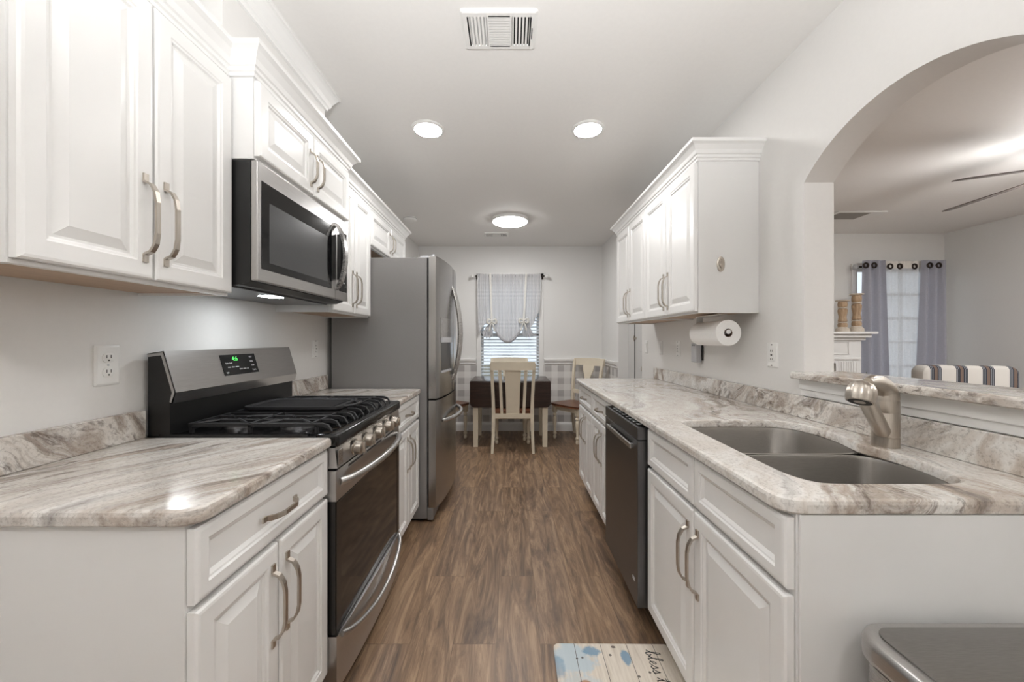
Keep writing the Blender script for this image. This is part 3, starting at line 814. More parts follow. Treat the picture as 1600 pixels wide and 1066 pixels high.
def build_faucet():
    root = thing('faucet', 'brushed nickel faucet with a ribbed spray head behind the sink', 'faucet')
    bx, by = 1.168, 1.196
    bm = new()
    lathe(bm, [(0.034, 0.9145), (0.034, 0.944), (0.0325, 0.945), (0.0325, 0.948), (0.034, 0.949), (0.034, 1.018), (0.0335, 1.019), (0.0335, 1.021), (0.034, 1.022), (0.0335, 1.055), (0.032, 1.060)], (bx, by, 0), 'z', 32)
    obj('body', bm, 'nickel', root, True)
    hd = Vector((1.002, 1.095, 1.098)); top = Vector((bx, by, 1.0))
    d2 = Vector((hd.x - bx, hd.y - by, 0)).normalized()
    # spout: a stout tube leaving the body and rising to the head
    bm = new(); p0 = Vector((bx, by, 0.955)) + d2 * 0.006
    tube(bm, [p0, p0 + d2 * 0.03 + Vector((0, 0, 0.016)), p0 + d2 * 0.09 + Vector((0, 0, 0.065)), p0 + d2 * 0.15 + Vector((0, 0, 0.112)), hd - d2 * 0.01], [0.020, 0.021, 0.021, 0.021, 0.020], 20)
    sp = obj('spout', bm, 'nickel', root, True)
    # cap and lever sweeping over to the head
    bm = new()
    pts = [(-0.000, 1.060, 0.0335), (0.002, 1.078, 0.0330), (0.012, 1.094, 0.0300), (0.038, 1.108, 0.0255), (0.075, 1.118, 0.0215), (0.115, 1.122, 0.018), (0.145, 1.121, 0.012)]
    tube(bm, [Vector((bx, by, z)) + d2 * a for a, z, r in pts], [r for a, z, r in pts], 24)
    obj('lever', bm, 'nickel', root, True)
    # ribbed spray head, mouth downwards
    bm = new(); R = (Vector((d2.x * 0.45, d2.y * 0.45, -1)).normalized()).to_track_quat('Z', 'Y').to_matrix().to_4x4()
    lathe(bm, [(0.0, -0.029), (0.013, -0.028), (0.025, -0.021), (0.032, -0.008), (0.0345, 0.006), (0.0340, 0.020), (0.031, 0.031), (0.027, 0.033)], tuple(hd), R, 60, 10, 0.035)
    h = obj('spray_head', bm, 'nickel', sp, True)
    bm = new(); lathe(bm, [(0.0265, 0.029), (0.0265, 0.0335), (0.020, 0.034), (0.0, 0.031)], tuple(hd), R, 24); obj('nozzle', bm, 'slot', root, True)
    settle(root, (bx, by, 0.9145))
build_faucet()

# ------------------------------------------------------------------ range
def build_range():
    y0, y1 = 1.3065, 2.048; yc = (y0 + y1) / 2; W = y1 - y0
    root = thing('gas_range', 'stainless and black gas range between two granite worktops', 'range')
    bm = new(); box(bm, -WX + 0.02, -0.640, y0, y1, 0.02, 0.905); obj('body', bm, 'blackside', root)
    bm = new(); box(bm, -WX + 0.02, -0.66, y0, y1, 0.905, 0.917); box(bm, -0.665, -0.585, y0, y1, 0.876, 0.922, 0.010, 3)
    box(bm, -WX + 0.06, -0.69, y0, y0 + 0.02, 0.917, 0.922); box(bm, -WX + 0.06, -0.69, y1 - 0.02, y1, 0.917, 0.922)
    ct = obj('cooktop', bm, 'black', root, True)
    # burners
    for bx, by, r in ((-0.80, y0 + 0.15, 0.05), (-1.03, y0 + 0.15, 0.042), (-0.80, y1 - 0.15, 0.05), (-1.03, y1 - 0.15, 0.042), (-0.915, yc, 0.045)):
        bm = new(); lathe(bm, [(r * 1.25, 0.917), (r * 1.2, 0.926), (r, 0.927), (r, 0.935), (r * 0.92, 0.94), (0.0, 0.941)], (bx, by, 0), 'z', 24)
        obj('burner', bm, 'dark_steel', ct, True)
    # grates
    zg = 0.952
    for k in range(3):
        a = y0 + 0.03 + k * (W - 0.06) / 3 + 0.003; b = y0 + 0.03 + (k + 1) * (W - 0.06) / 3 - 0.003
        bm = new(); t = 0.0055
        n = 4
        for i in range(n):
            y = a + 0.012 + (b - a - 0.024) * i / (n - 1)
            xs = [(-1.125, zg), (-0.66, zg), (-0.640, zg - 0.006), (-0.626, 0.925)]
            for (p, q) in zip(xs, xs[1:]):
                prism(bm, [(p[0], p[1] - 0.012), (q[0], q[1] - 0.012 if q[1] > 0.93 else q[1] - 0.004), (q[0], q[1]), (p[0], p[1])], y - t, y + t, 'y')
        for x in (-1.125, -0.915, -0.70): box(bm, x - t, x + t, a + 0.008, b - 0.008, zg - 0.012, zg)
        for x in (-1.12, -0.915, -0.68):
            for y in (a + 0.012, b - 0.012): box(bm, x - t, x + t, y - t, y + t, 0.917, zg - 0.006)
        if k != 1:
            for bx in (-0.80, -1.03):
                by = (a + b) / 2
                for q in range(4):
                    an = PI / 4 + q * PI / 2; d = Vector((math.cos(an), math.sin(an)))
                    tube(bm, [(bx + d.x * 0.03, by + d.y * 0.03, zg - 0.002), (bx + d.x * 0.125, by + d.y * 0.105, zg - 0.006)], 0.005, 6)
        obj('grate', bm, 'blackmat', root)
    # backguard
    prof = [(-1.235, 0.917), (-1.160, 0.917), (-1.160, 1.030), (-1.150, 1.030), (-1.141, 1.065), (-1.181, 1.203), (-1.235, 1.194)]
    bm = new(); prism(bm, [(x, z) for x, z in prof], y0 + 0.003, y1 - 0.003, 'y'); bg = obj('backguard', bm, 'blackside', root)
    fp = [(-1.1535, 1.0290), (-1.1475, 1.0280), (-1.1380, 1.0650), (-1.1790, 1.2065), (-1.2345, 1.1975), (-1.2345, 1.1945), (-1.1815, 1.2030), (-1.1415, 1.0650)]
    bm = new(); prism(bm, fp, y0, y1, 'y')
    for ya, yb in ((y0, y0 + 0.002), (y1 - 0.002, y1)):
        prism(bm, [(-1.1535, 1.0290), (-1.1475, 1.0280), (-1.1380, 1.0650), (-1.1790, 1.2065), (-1.2345, 1.1975), (-1.2345, 1.186), (-1.188, 1.192), (-1.151, 1.064), (-1.159, 1.033)], ya, yb, 'y')
    obj('steel_face', bm, 'steel_h', bg)
    # control display on the slanted face
    b = Vector((-1.1380, 0, 1.0650)); t = Vector((-1.1790, 0, 1.2065)); up = (t - b).normalized(); nrm = Vector((up.z, 0, -up.x))
    def onface(y, u, off=0.0): p = b + up * u + nrm * off; return Vector((p.x, y, p.z))
    dy0, dy1, u0, u1 = 1.545, 1.755, 0.035, 0.122
    bm = new()
    def plate(bm, a, c, d, e, o0, o1):
        lo = [bm.verts.new(onface(y, u, o0)) for y, u in ((a, d), (c, d), (c, e), (a, e))]; hi = [bm.verts.new(onface(y, u, o1)) for y, u in ((a, d), (c, d), (c, e), (a, e))]
        bm.faces.new(lo[::-1]); bm.faces.new(hi)
        for i in range(4): bm.faces.new((lo[i], lo[(i + 1) % 4], hi[(i + 1) % 4], hi[i]))
    plate(bm, dy0, dy1, u0, u1, -0.001, 0.0012); dp = obj('display', bm, 'black', root)
    bm = new(); plate(bm, dy1, dy1 + 0.004, u0 - 0.002, u1 + 0.002, -0.001, 0.002); obj('display_edge', bm, 'steel_h', dp)
    rot = Matrix((( 0, up.x, nrm.x), (1, 0, 0), (0, up.z, nrm.z))).to_4x4()
    def word(s, y, u, size, mat, nm): text(nm, s, size, Matrix.Translation(onface(y, u, 0.0016)) @ rot, mat, dp, 0.0002)
    word('4:6', 1.625, 0.103, 0.026, 'led', 'clock_digits')
    rows = [('1 2 3', 1.722, 0.108), ('4 5 6', 1.722, 0.088), ('7 8 9', 1.726, 0.069), ('0 start', 1.728, 0.049), ('bake  broil', 1.585, 0.086), ('oven  clean  warm', 1.605, 0.069), ('timer  clock  on', 1.665, 0.058), ('light', 1.565, 0.047)]
    for s, y, u in rows: word(s, y, u, 0.0085, 'printwhite', 'key_label')
    # control panel with knobs
    bm = new(); prism(bm, [(-0.640, 0.806), (-0.588, 0.806), (-0.596, 0.876), (-0.640, 0.876)], y0, y1, 'y')
    cp = obj('control_panel', bm, 'steel_h', root)
    bm = new()
    for ya in (y0 + 0.006,): box(bm, -0.5885, -0.5865, ya, ya + 0.036, 0.815, 0.866, 0.0008, 1)
    obj('end_cap', bm, 'steel', cp)
    R = Matrix.Rotation(PI / 2, 4, 'Y') @ Matrix.Rotation(0.1, 4, 'Y')
    for y in (y0 + 0.150, y0 + 0.262, y0 + 0.385, y0 + 0.512, y0 + 0.612):
        bm = new(); lathe(bm, [(0.030, 0.0), (0.030, 0.006), (0.025, 0.008), (0.0240, 0.030), (0.019, 0.034), (0.0, 0.035)], (-0.592, y, 0.838), R, 28)
        box(bm, -0.560, -0.549, y - 0.006, y + 0.006, 0.818, 0.858, 0.002)
        obj('knob', bm, 'nickel', cp, True)
    # oven door
    bm = new(); box(bm, -0.639, -0.592, y0 + 0.002, y1 - 0.002, 0.690, 0.797, 0.003); od = obj('oven_door', bm, 'steel_h', root)
    bm = new(); box(bm, -0.639, -0.5925, y0 + 0.002, y1 - 0.002, 0.236, 0.6895, 0.003); obj('door_glass', bm, 'oven_glass', od)
    for ya, yb in ((y0 + 0.002, y0 + 0.038), (y1 - 0.038, y1 - 0.002)):
        bm = new(); box(bm, -0.5925, -0.5912, ya, yb, 0.236, 0.6895, 0.0004, 1); obj('door_border', bm, 'black', od)
    bm = new()
    for ya, yb in ((y0 + 0.10, y0 + 0.24), (yc - 0.09, yc + 0.09), (y1 - 0.24, y1 - 0.10)): box(bm, -0.5925, -0.5915, ya, yb, 0.780, 0.788)
    obj('vent_slot', bm, 'slot', od)
    def bow(ya, yb, z, xb, out, r, drop=0.0, n=20):
        return [(xb + out * (1 - (2 * k / n - 1) ** 2) ** 0.6, ya + (yb - ya) * k / n, z - drop * (1 - (2 * k / n - 1) ** 2)) for k in range(n + 1)]
    bm = new(); tube(bm, bow(y0 + 0.035, y1 - 0.035, 0.750, -0.594, 0.058, 0.013), 0.0135, 14); obj('handle', bm, 'steel_h', od, True)
    # storage drawer, its face swelling outwards
    bm = new(); n = 16
    ys = [y0 + (y1 - y0) * k / n for k in range(n + 1)]
    fx = lambda y, z: -0.590 + 0.030 * (1 - ((y - yc) / (W / 2)) ** 2) * (0.35 + 0.65 * max(0, 1 - abs(z - 0.12) / 0.12))
    zs = [0.045, 0.08, 0.12, 0.16, 0.20, 0.232]
    g = [[bm.verts.new((fx(y, z), y, z)) for z in zs] for y in ys]; bk = [[bm.verts.new((-0.639, y, z)) for z in zs] for y in ys]
    for a in range(n):
        for q in range(len(zs) - 1):
            bm.faces.new((g[a][q], g[a + 1][q], g[a + 1][q + 1], g[a][q + 1])); bm.faces.new((bk[a][q], bk[a][q + 1], bk[a + 1][q + 1], bk[a + 1][q]))
        bm.faces.new((g[a][0], bk[a][0], bk[a + 1][0], g[a + 1][0])); bm.faces.new((g[a][-1], g[a + 1][-1], bk[a + 1][-1], bk[a][-1]))
    for a in (0, n):
        for q in range(len(zs) - 1): bm.faces.new((g[a][q], g[a][q + 1], bk[a][q + 1], bk[a][q]))
    dr = obj('drawer', bm, 'steel_h', root, True)
    bm = new(); tube(bm, [(x, y, z) for x, y, z in bow(y0 + 0.03, y1 - 0.03, 0.222, -0.585, 0.042, 0.012, 0.055)], 0.010, 12); obj('handle', bm, 'steel_h', dr, True)
    settle(root, (-0.92, yc, 0.0))
    # cast griddle plate lying over the middle grate
    bm = new(); o_ = rrect(-1.10, -0.70, 1.562, 1.795, 0.04, 5)
    rings_mesh(bm, [[(x, y, 0.9525) for x, y in inset(o_, 0.008)], [(x, y, 0.960) for x, y in o_], [(x, y, 0.971) for x, y in o_], [(x, y, 0.971) for x, y in inset(o_, 0.008)], [(x, y, 0.966) for x, y in inset(o_, 0.013)]], True, True)
    for k in range(20):
        y = 1.582 + 0.193 * k / 19; box(bm, -1.07, -0.735, y - 0.0028, y + 0.0028, 0.9655, 0.9695)
    t = new(); pts = [(-0.70, 1.62, 0.965), (-0.668, 1.635, 0.967), (-0.66, 1.68, 0.968), (-0.668, 1.725, 0.967), (-0.70, 1.74, 0.965)]
    tube(bm, pts, 0.006, 8); t.free()
    o = obj('griddle', bm, 'blackmat', None, True); settle(o, (-0.9, 1.68, 0.9525)); tag(o, 'ribbed black cast iron griddle plate lying on the range grates', 'griddle')
build_range()

# ------------------------------------------------------------------ microwave
def build_microwave():
    y0, y1 = 1.317, 2.046
    root = thing('microwave', 'stainless over the range microwave with a dark window', 'microwave')
    bm = new(); prism(bm, [(-WX + 0.003, 1.434), (-0.925, 1.434), (-0.890, 1.446), (-0.890, 1.862), (-WX + 0.003, 1.862)], y0, y1, 'y'); obj('body', bm, 'blackside', root)
    bm = new(); box(bm, -0.8895, -0.866, y0, y1, 1.449, 1.862, 0.003)
    f = obj('front_frame', bm, 'steel_h', root)
    yd = y0 + 0.585           # door's far edge
    bm = new(); box(bm, -0.8665, -0.8645, y0 + 0.020, y0 + 0.545, 1.492, 1.800, 0.0008, 1); d = obj('door', bm, 'mw_glass', root)
    bm = new(); box(bm, -0.8647, -0.8638, y0 + 0.062, y0 + 0.50, 1.520, 1.735, 0.0003, 1); obj('window', bm, 'mw_mesh', d)
    bm = new(); box(bm, -0.8665, -0.8645, y0 + 0.628, y1 - 0.014, 1.492, 1.800, 0.0008, 1); cpn = obj('control_strip', bm, 'mw_glass', root)
    bm = new()
    for k in range(9):
        for q in range(2): box(bm, -0.8646, -0.8641, y0 + 0.645 + q * 0.03, y0 + 0.657 + q * 0.03, 1.535 + k * 0.022, 1.541 + k * 0.022)
    obj('key_marks', bm, 'printwhite', cpn)
    bm = new(); box(bm, -0.8665, -0.8655, yd + 0.0, yd + 0.002, 1.449, 1.862); obj('door_gap', bm, 'slot', root)
    # looped handle
    bm = new(); n = 20; ym = y0 + 0.588
    pts = [(-0.866 + 0.050 * (1 - (2 * k / n - 1) ** 2) ** 0.7, ym, 1.495 + 0.325 * k / n) for k in range(n + 1)]
    rings = []
    for i, p in enumerate(pts):
        a, b = Vector(pts[max(0, i - 1)]), Vector(pts[min(n, i + 1)]); dd = (b - a).normalized(); nn = Vector((dd.z, 0, -dd.x)) * 0.006
        P = Vector(p); rings.append([tuple(P + nn + Vector((0, -0.016, 0))), tuple(P + nn + Vector((0, 0.016, 0))), tuple(P - nn + Vector((0, 0.016, 0))), tuple(P - nn + Vector((0, -0.016, 0)))])
    rings_mesh(bm, rings, True, True); obj('handle', bm, 'steel', d, True)
    bm = new(); n = 20; prism(bm, [(p[0] - 0.007, p[2]) for p in pts[3:-3]] + [(-0.864, pts[-4][2]), (-0.864, pts[3][2])], ym + 0.012, ym + 0.015, 'y'); obj('handle_web', bm, 'black', d)
    # underside: grille, lamp
    bm = new(); box(bm, -WX + 0.02, -0.965, y0 + 0.02, y1 - 0.02, 1.428, 1.4345, 0.002); u = obj('filter_plate', bm, 'dark_steel', root)
    bm = new(); box(bm, -1.05, -0.99, 1.60, 1.68, 1.4265, 1.4285); obj('lamp', bm, 'hoodlamp', u)
    settle(root, (-1.06, (y0 + y1) / 2, 1.4265))
build_microwave()

# ------------------------------------------------------------------ refrigerator
def build_fridge():
    y0, y1 = 2.617, 3.525; W = y1 - y0; yc = (y0 + y1) / 2
    root = thing('refrigerator', 'stainless french door refrigerator with bottom freezer and grey side', 'refrigerator')
    bm = new(); box(bm, -WX + 0.035, -0.567, y0, y1, 0.02, 1.806, 0.006); obj('body', bm, 'fridge_side', root)
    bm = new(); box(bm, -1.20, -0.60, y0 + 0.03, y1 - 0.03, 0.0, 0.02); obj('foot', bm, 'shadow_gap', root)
    def bowed(ya, yb, za, zb, cut=None, n=14):
        bm = new()
        f = lambda y: -0.500 + 0.045 * (1 - ((y - yc) / (W / 2)) ** 2)
        ys = [ya + (yb - ya) * k / n for k in range(n + 1)]
        poly = [(-0.556, ya), ] + [(f(y) - (0.008 if i in (0, n) else 0), y) for i, y in enumerate(ys)] + [(-0.556, yb)]
        prism(bm, poly, za, zb, 'z'); return bm
    f = lambda y: -0.500 + 0.045 * (1 - ((y - yc) / (W / 2)) ** 2)
    d1 = obj('door', bowed(y0 + 0.003, yc - 0.002, 0.842, 1.815), 'fridge_steel', root, True)
    d2 = obj('door', bowed(yc + 0.002, y1 - 0.003, 0.842, 1.815), 'fridge_steel', root, True)
    fz = obj('freezer_drawer', bowed(y0 + 0.003, y1 - 0.003, 0.098, 0.830), 'fridge_steel', root, True)
    bm = new(); box(bm, -0.566, -0.5565, y0 + 0.01, y1 - 0.01, 0.10, 1.80); obj('gasket', bm, 'shadow_gap', root)
    bm = new(); box(bm, -0.566, -0.525, y0 + 0.003, y1 - 0.003, 0.012, 0.094, 0.004); obj('base_grille', bm, 'fridge_side', root)
    # hinges on top
    for y in (y0 + 0.05, y1 - 0.05):
        bm = new(); box(bm, -0.62, -0.52, y - 0.03, y + 0.03, 1.807, 1.822, 0.003); lathe(bm, [(0.012, 1.815), (0.012, 1.836), (0.0, 1.837)], (-0.535, y, 0), 'z', 14); obj('hinge', bm, 'grey_plastic', root, True)
    # door handles
    for d, y in ((d1, yc - 0.045), (d2, yc + 0.045)):
        bm = new(); n = 22; x0 = f(y) - 0.004
        pts = [(x0 + 0.062 * math.sin(PI * k / n) ** 0.85, y, 0.925 + 0.74 * k / n) for k in range(n + 1)]
        tube(bm, pts, [0.011 + 0.004 * math.sin(PI * k / n) for k in range(n + 1)], 12); obj('handle', bm, 'steel', d, True)
    bm = new(); n = 22
    tube(bm, [(f(y0 + 0.12 + (W - 0.24) * k / n) - 0.004 + 0.062 * math.sin(PI * k / n) ** 0.7, y0 + 0.12 + (W - 0.24) * k / n, 0.668) for k in range(n + 1)], [0.013 + 0.004 * math.sin(PI * k / n) for k in range(n + 1)], 12)
    obj('handle', bm, 'steel', fz, True)
    # ice and water dispenser in the near door
    ya, yb = 2.70, 2.94
    def patch(za, zb, off, th=0.004, n=6):
        bm = new(); ys = [ya + (yb - ya) * k / n for k in range(n + 1)]
        poly = [(f(y) + off, y) for y in ys] + [(f(y) + off - th, y) for y in ys[::-1]]
        prism(bm, poly, za, zb, 'z'); return bm
    obj('dispenser_panel', patch(1.255, 1.40, 0.003), 'steel', d1, True)
    obj('dispenser_bay', patch(1.02, 1.255, 0.0012), 'dark_steel', d1, True)
    bm = patch(1.225, 1.262, 0.012, 0.012); obj('dispenser_spout', bm, 'grey_plastic', d1, True)
    obj('drip_tray', patch(1.012, 1.026, 0.010, 0.01), 'grey_plastic', d1, True)
    settle(root, (-0.85, yc, 0))
build_fridge()

# ------------------------------------------------------------------ dishwasher
def build_dishwasher():
    y0, y1 = 1.622, 2.180
    root = thing('dishwasher', 'dark stainless dishwasher with a bar handle under the long counter', 'dishwasher')
    bm = new(); box(bm, 0.60, WX - 0.03, y0, y1, 0.10, 0.868); obj('body', bm, 'blackside', root)
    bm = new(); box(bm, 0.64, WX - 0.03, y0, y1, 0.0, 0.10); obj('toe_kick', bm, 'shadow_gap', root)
    bm = new(); box(bm, 0.5405, 0.599, y0 + 0.006, y1 - 0.004, 0.105, 0.815, 0.003); d = obj('door', bm, 'dark_steel', root)
    bm = new(); box(bm, 0.5405, 0.599, y0 + 0.006, y1 - 0.004, 0.818, 0.872, 0.003); c = obj('control_strip', bm, 'dark_steel', root)
    bm = new(); box(bm, 0.548, 0.594, y0 + 0.02, y1 - 0.02, 0.8721, 0.8732); obj('key_panel', bm, 'black', c)
    for k in range(8):
        bm = new(); box(bm, 0.560, 0.580, y0 + 0.06 + k * 0.055, y0 + 0.085 + k * 0.055, 0.8732, 0.8737); obj('key', bm, 'grey_plastic', c)
    bm = new(); box(bm, 0.521, 0.531, y0 + 0.05, y1 - 0.10, 0.770, 0.792, 0.003)
    for y in (y0 + 0.07, y1 - 0.12): box(bm, 0.530, 0.541, y - 0.012, y + 0.012, 0.774, 0.788)
    obj('handle', bm, 'steel_h', d)
    # small badge low on the near side of the door
    bm = new()
    for k in range(3):
        pts = [(0.5398, y0 + 0.045 + 0.010 * k + 0.003 * math.sin(q), 0.205 + 0.009 * math.cos(q) * 1.0) for q in [2 * PI * j / 12 for j in range(13)]]
        tube(bm, pts, 0.0008, 6, False)
    obj('badge', bm, 'printwhite', d)
    settle(root, (0.85, (y0 + y1) / 2, 0))
build_dishwasher()

# ------------------------------------------------------------------ bin, mat
def build_bin():
    root = thing('trash_can', 'brushed steel step bin standing before the end panel', 'bin')
    o_ = irr(0.672, 1.085, 0.440, 0.764, [0.17, 0.17, 0.055, 0.055], 10)
    bm = new(); rings_mesh(bm, [[(x, y, z) for x, y in o_(i)] for i, z in ((0.012, 0.03), (0.008, 0.035), (0.008, 0.632))], True, True); obj('body', bm, 'steel', root, True)
    bm = new(); rings_mesh(bm, [[(x, y, z) for x, y in o_(i)] for i, z in ((0.006, 0.0), (0.004, 0.004), (0.006, 0.03))], True, True); obj('base', bm, 'slot', root, True)
    bm = new(); rings_mesh(bm, [[(x, y, z) for x, y in o_(i)] for i, z in ((0.004, 0.640), (-0.002, 0.643), (-0.003, 0.650), (-0.003, 0.672), (0.001, 0.681), (0.006, 0.685), (0.014, 0.686))], True, True)
    rm = obj('rim', bm, 'steel_h', root, True, True)
    bm = new(); rings_mesh(bm, [[(x, y, z) for x, y in o_(i)] for i, z in ((0.022, 0.6862), (0.022, 0.689), (0.026, 0.6905), (0.06, 0.692), (0.12, 0.693))], True, True); obj('lid', bm, 'can_lid', root, True, True)
    bm = new(); box(bm, 0.80, 0.97, 0.395, 0.445, 0.012, 0.024, 0.004); obj('pedal', bm, 'slot', root)
    settle(root, (0.885, 0.60, 0))
build_bin()

def build_mat():
    root = thing('kitchen_mat', 'cream printed kitchen mat with blue leaves lying before the sink', 'mat')
    o_ = rrect(0, 0.468, 0, 0.775, 0.022, 6)
    bm = new(); rings_mesh(bm, [[(x, y, z) for x, y in inset(o_, i)] for i, z in ((0.0, 0.0005), (0.0, 0.007), (0.002, 0.009), (0.010, 0.0105))], True, True)
    obj('pad', bm, 'mat', root, True, True)
    # script lettering running down the mat: u along the writing, v up the letters
    L = {
     'b': [(0.0, 0.15), (0.25, 0.6), (0.36, 1.1), (0.27, 1.2), (0.2, 1.0), (0.2, 0.3), (0.3, 0.02), (0.45, 0.08), (0.5, 0.35), (0.42, 0.44), (0.46, 0.34), (0.60, 0.30)],
     'l': [(0.0, 0.15), (0.25, 0.6), (0.36, 1.1), (0.27, 1.2), (0.2, 1.0), (0.2, 0.25), (0.28, 0.02), (0.42, 0.12)],
     'e': [(0.0, 0.12), (0.22, 0.22), (0.36, 0.42), (0.26, 0.54), (0.14, 0.36), (0.18, 0.08), (0.32, 0.02), (0.48, 0.14)],
     's': [(0.0, 0.12), (0.18, 0.36), (0.24, 0.56), (0.30, 0.36), (0.34, 0.14), (0.22, 0.0), (0.12, 0.06), (0.3, 0.04), (0.46, 0.14)],
     't': [(0.0, 0.12), (0.2, 0.6), (0.26, 1.0), (0.22, 0.4), (0.26, 0.06), (0.38, 0.06), (0.46, 0.16)],
     'h': [(0.0, 0.12), (0.22, 0.6), (0.34, 1.1), (0.25, 1.2), (0.2, 0.9), (0.18, 0.0), (0.26, 0.36), (0.38, 0.52), (0.46, 0.36), (0.46, 0.08), (0.54, 0.02), (0.64, 0.14)],
     'i': [(0.0, 0.12), (0.16, 0.5), (0.16, 0.1), (0.26, 0.02), (0.38, 0.14)]}
    adv = {'b': 0.62, 'l': 0.40, 'e': 0.46, 's': 0.44, 't': 0.44, 'h': 0.62, 'i': 0.36}
    sc = 0.047; u = 0.0; strokes = []; cur = []
    for ch in 'bless this':
        if ch == ' ':
            strokes.append(cur); cur = []; u += 0.32; continue
        cur += [(u + a + 0.12 * b, b) for a, b in L[ch]]; 
        if ch == 't': strokes.append([(u + 0.05, 0.72), (u + 0.3, 0.76), (u + 0.62, 0.80)])
        if ch == 'i': strokes.append([(u + 0.27, 0.74), (u + 0.30, 0.78)])
        u += adv[ch]
    strokes.append(cur)
    bm = new()
    for st in strokes:
        p3 = catmull(st, 5, False)
        tube(bm, [(0.358 + v * sc, 0.742 - a * sc, 0.0108) for a, v in p3], 0.0014, 6)
    obj('lettering', bm, 'ink', root)
    root.location = (0.167, 0.79, 0); root.rotation_euler = (0, 0, math.radians(-0.6))
build_mat()

# ------------------------------------------------------------------ plates on the walls
def wall_plate(label, s, y, z, w=0.072, h=0.118, style='duplex', name='wall_outlet', cat='outlet', group=None):
    root = thing(name, label, cat, group); X = lambda d: s * (WX - d)
    bm = new(); o_ = irr(y - w / 2, y + w / 2, z - h / 2, z + h / 2, 0.004, 3)
    rings = [[(X(d), a, b) for a, b in o_(i)] for i, d in ((0, 0.0), (0, 0.003), (0.003, 0.0055), (0.008, 0.0065))]
    rings_mesh(bm, rings, True, True); obj('plate', bm, 'plastic', root, True, True)
    if style == 'duplex':
        for dz in (-0.0225, 0.0225):
            bm = new(); oo = rrect(y - 0.017, y + 0.017, z + dz - 0.0145, z + dz + 0.0145, 0.011, 5)
            rings_mesh(bm, [[(X(d), a, b) for a, b in inset(oo, i)] for i, d in ((0, 0.006), (0, 0.0085), (0.001, 0.009))], True, True); sk = obj('socket', bm, 'plastic', root, True)
            bm = new()
            for dy in (-0.0065, 0.0065): box(bm, X(0.0088), X(0.0094), y + dy - 0.0012, y + dy + 0.0012, z + dz - 0.001, z + dz + 0.009)
            lathe(bm, [(0.0026, 0), (0.0026, 0.0006), (0, 0.0006)], (X(0.0088), y, z + dz - 0.0075), Matrix.Rotation(-s * PI / 2, 4, 'Y'), 10); obj('slot', bm, 'slot', sk)
        bm = new(); lathe(bm, [(0.003, 0), (0.003, 0.0012), (0, 0.0016)], (X(0.0065), y, z), Matrix.Rotation(-s * PI / 2, 4, 'Y'), 10); obj('screw', bm, 'grey_plastic', root, True)
    elif style == 'decora':
        bm = new(); box(bm, X(0.006), X(0.009), y - 0.0165, y + 0.0165, z - 0.033, z + 0.033, 0.0012); f = obj('socket', bm, 'plastic', root)
        bm = new()
        for dz in (-0.02, 0.02):
            for dy in (-0.006, 0.006): box(bm, X(0.0088), X(0.0095), y + dy - 0.0012, y + dy + 0.0012, z + dz - 0.004, z + dz + 0.005)
        box(bm, X(0.0088), X(0.0095), y - 0.006, y + 0.006, z - 0.003, z + 0.003); obj('slot', bm, 'slot', f)
        bm = new()
        for dz in (-0.049, 0.049): lathe(bm, [(0.003, 0), (0.003, 0.001), (0, 0.0014)], (X(0.0064), y, z + dz), Matrix.Rotation(-s * PI / 2, 4, 'Y'), 10)
        obj('screw', bm, 'slot', root, True)
    else:
        bm = new(); prism(bm, [(X(0.006), z - 0.033), (X(0.0075), z - 0.033), (X(0.0115), z + 0.033), (X(0.006), z + 0.033)], y - 0.0165, y + 0.0165, 'y'); obj('rocker', bm, 'plastic', root)
    settle(root, (s * WX, y, z)); return root
wall_plate('white double socket plate on the wall before the range', -1, 1.193, 1.166, 0.076, 0.126)
wall_plate('white outlet plate half way between range and refrigerator', -1, 2.47, 1.187, style='decora')
wall_plate('white outlet plate on the wall before the arch, clear of the cabinet', 1, 1.832, 1.172, style='decora')
wall_plate('white light switch plate beside the doorway, nearest the door frame', 1, 3.53, 1.18, style='switch', name='light_switch', cat='switch', group='wall switches')
wall_plate('white light switch plate at the edge of the cabinet shadow', 1, 3.19, 1.18, style='switch', name='light_switch', cat='switch', group='wall switches')
wall_plate('white outlet plate in the cabinet shadow, beyond the plugged in gadget', 1, 2.86, 1.178, style='decora')
# plugged-in gadget
root = thing('plug_in_alarm', 'grey and white gadget plugged in below the paper towel roll', 'alarm')
bm = new(); box(bm, WX - 0.011, WX - 0.050, 2.49, 2.562, 1.095, 1.225, 0.008, 3); obj('case', bm, 'grey_plastic', root, True)
bm = new(); box(bm, WX - 0.001, WX - 0.010, 2.488, 2.560, 1.11, 1.222, 0.002); obj('back_plate', bm, 'slot', root)
bm = new()
for k in range(4): box(bm, WX - 0.0495, WX - 0.0506, 2.505 + k * 0.011, 2.510 + k * 0.011, 1.205, 1.213)
obj('speaker_slot', bm, 'slot', root)
settle(root, (WX, 2.525, 1.095))

# ------------------------------------------------------------------ paper towels
root = thing('towel_holder', 'white paper towel bracket screwed below the wall cabinet', 'holder')
px, pz, ya, yb = 1.118, 1.280, 1.965, 2.255
bm = new(); box(bm, px - 0.02, px + 0.02, ya - 0.0 + 0.29, yb + 0.02, 1.372, 1.3795); box(bm, px - 0.02, px + 0.02, yb + 0.010, yb + 0.016, pz - 0.02, 1.3795, 0.002); box(bm, px - 0.025, px + 0.025, 2.02, 2.26, 1.3745, 1.3795)
obj('bracket', bm, 'plastic', root)
bm = new(); tube(bm, [(px + 0.003, yb + 0.013, pz + 0.006), (px + 0.003, ya + 0.004, pz + 0.006)], 0.012, 16); obj('rod', bm, 'plastic', root, True)
settle(root, (px, 2.26, 1.379))
root = thing('paper_towel_roll', 'fat white roll of paper towels hanging below the wall cabinet', 'paper towels')
bm = new(); t = new(); n = 40
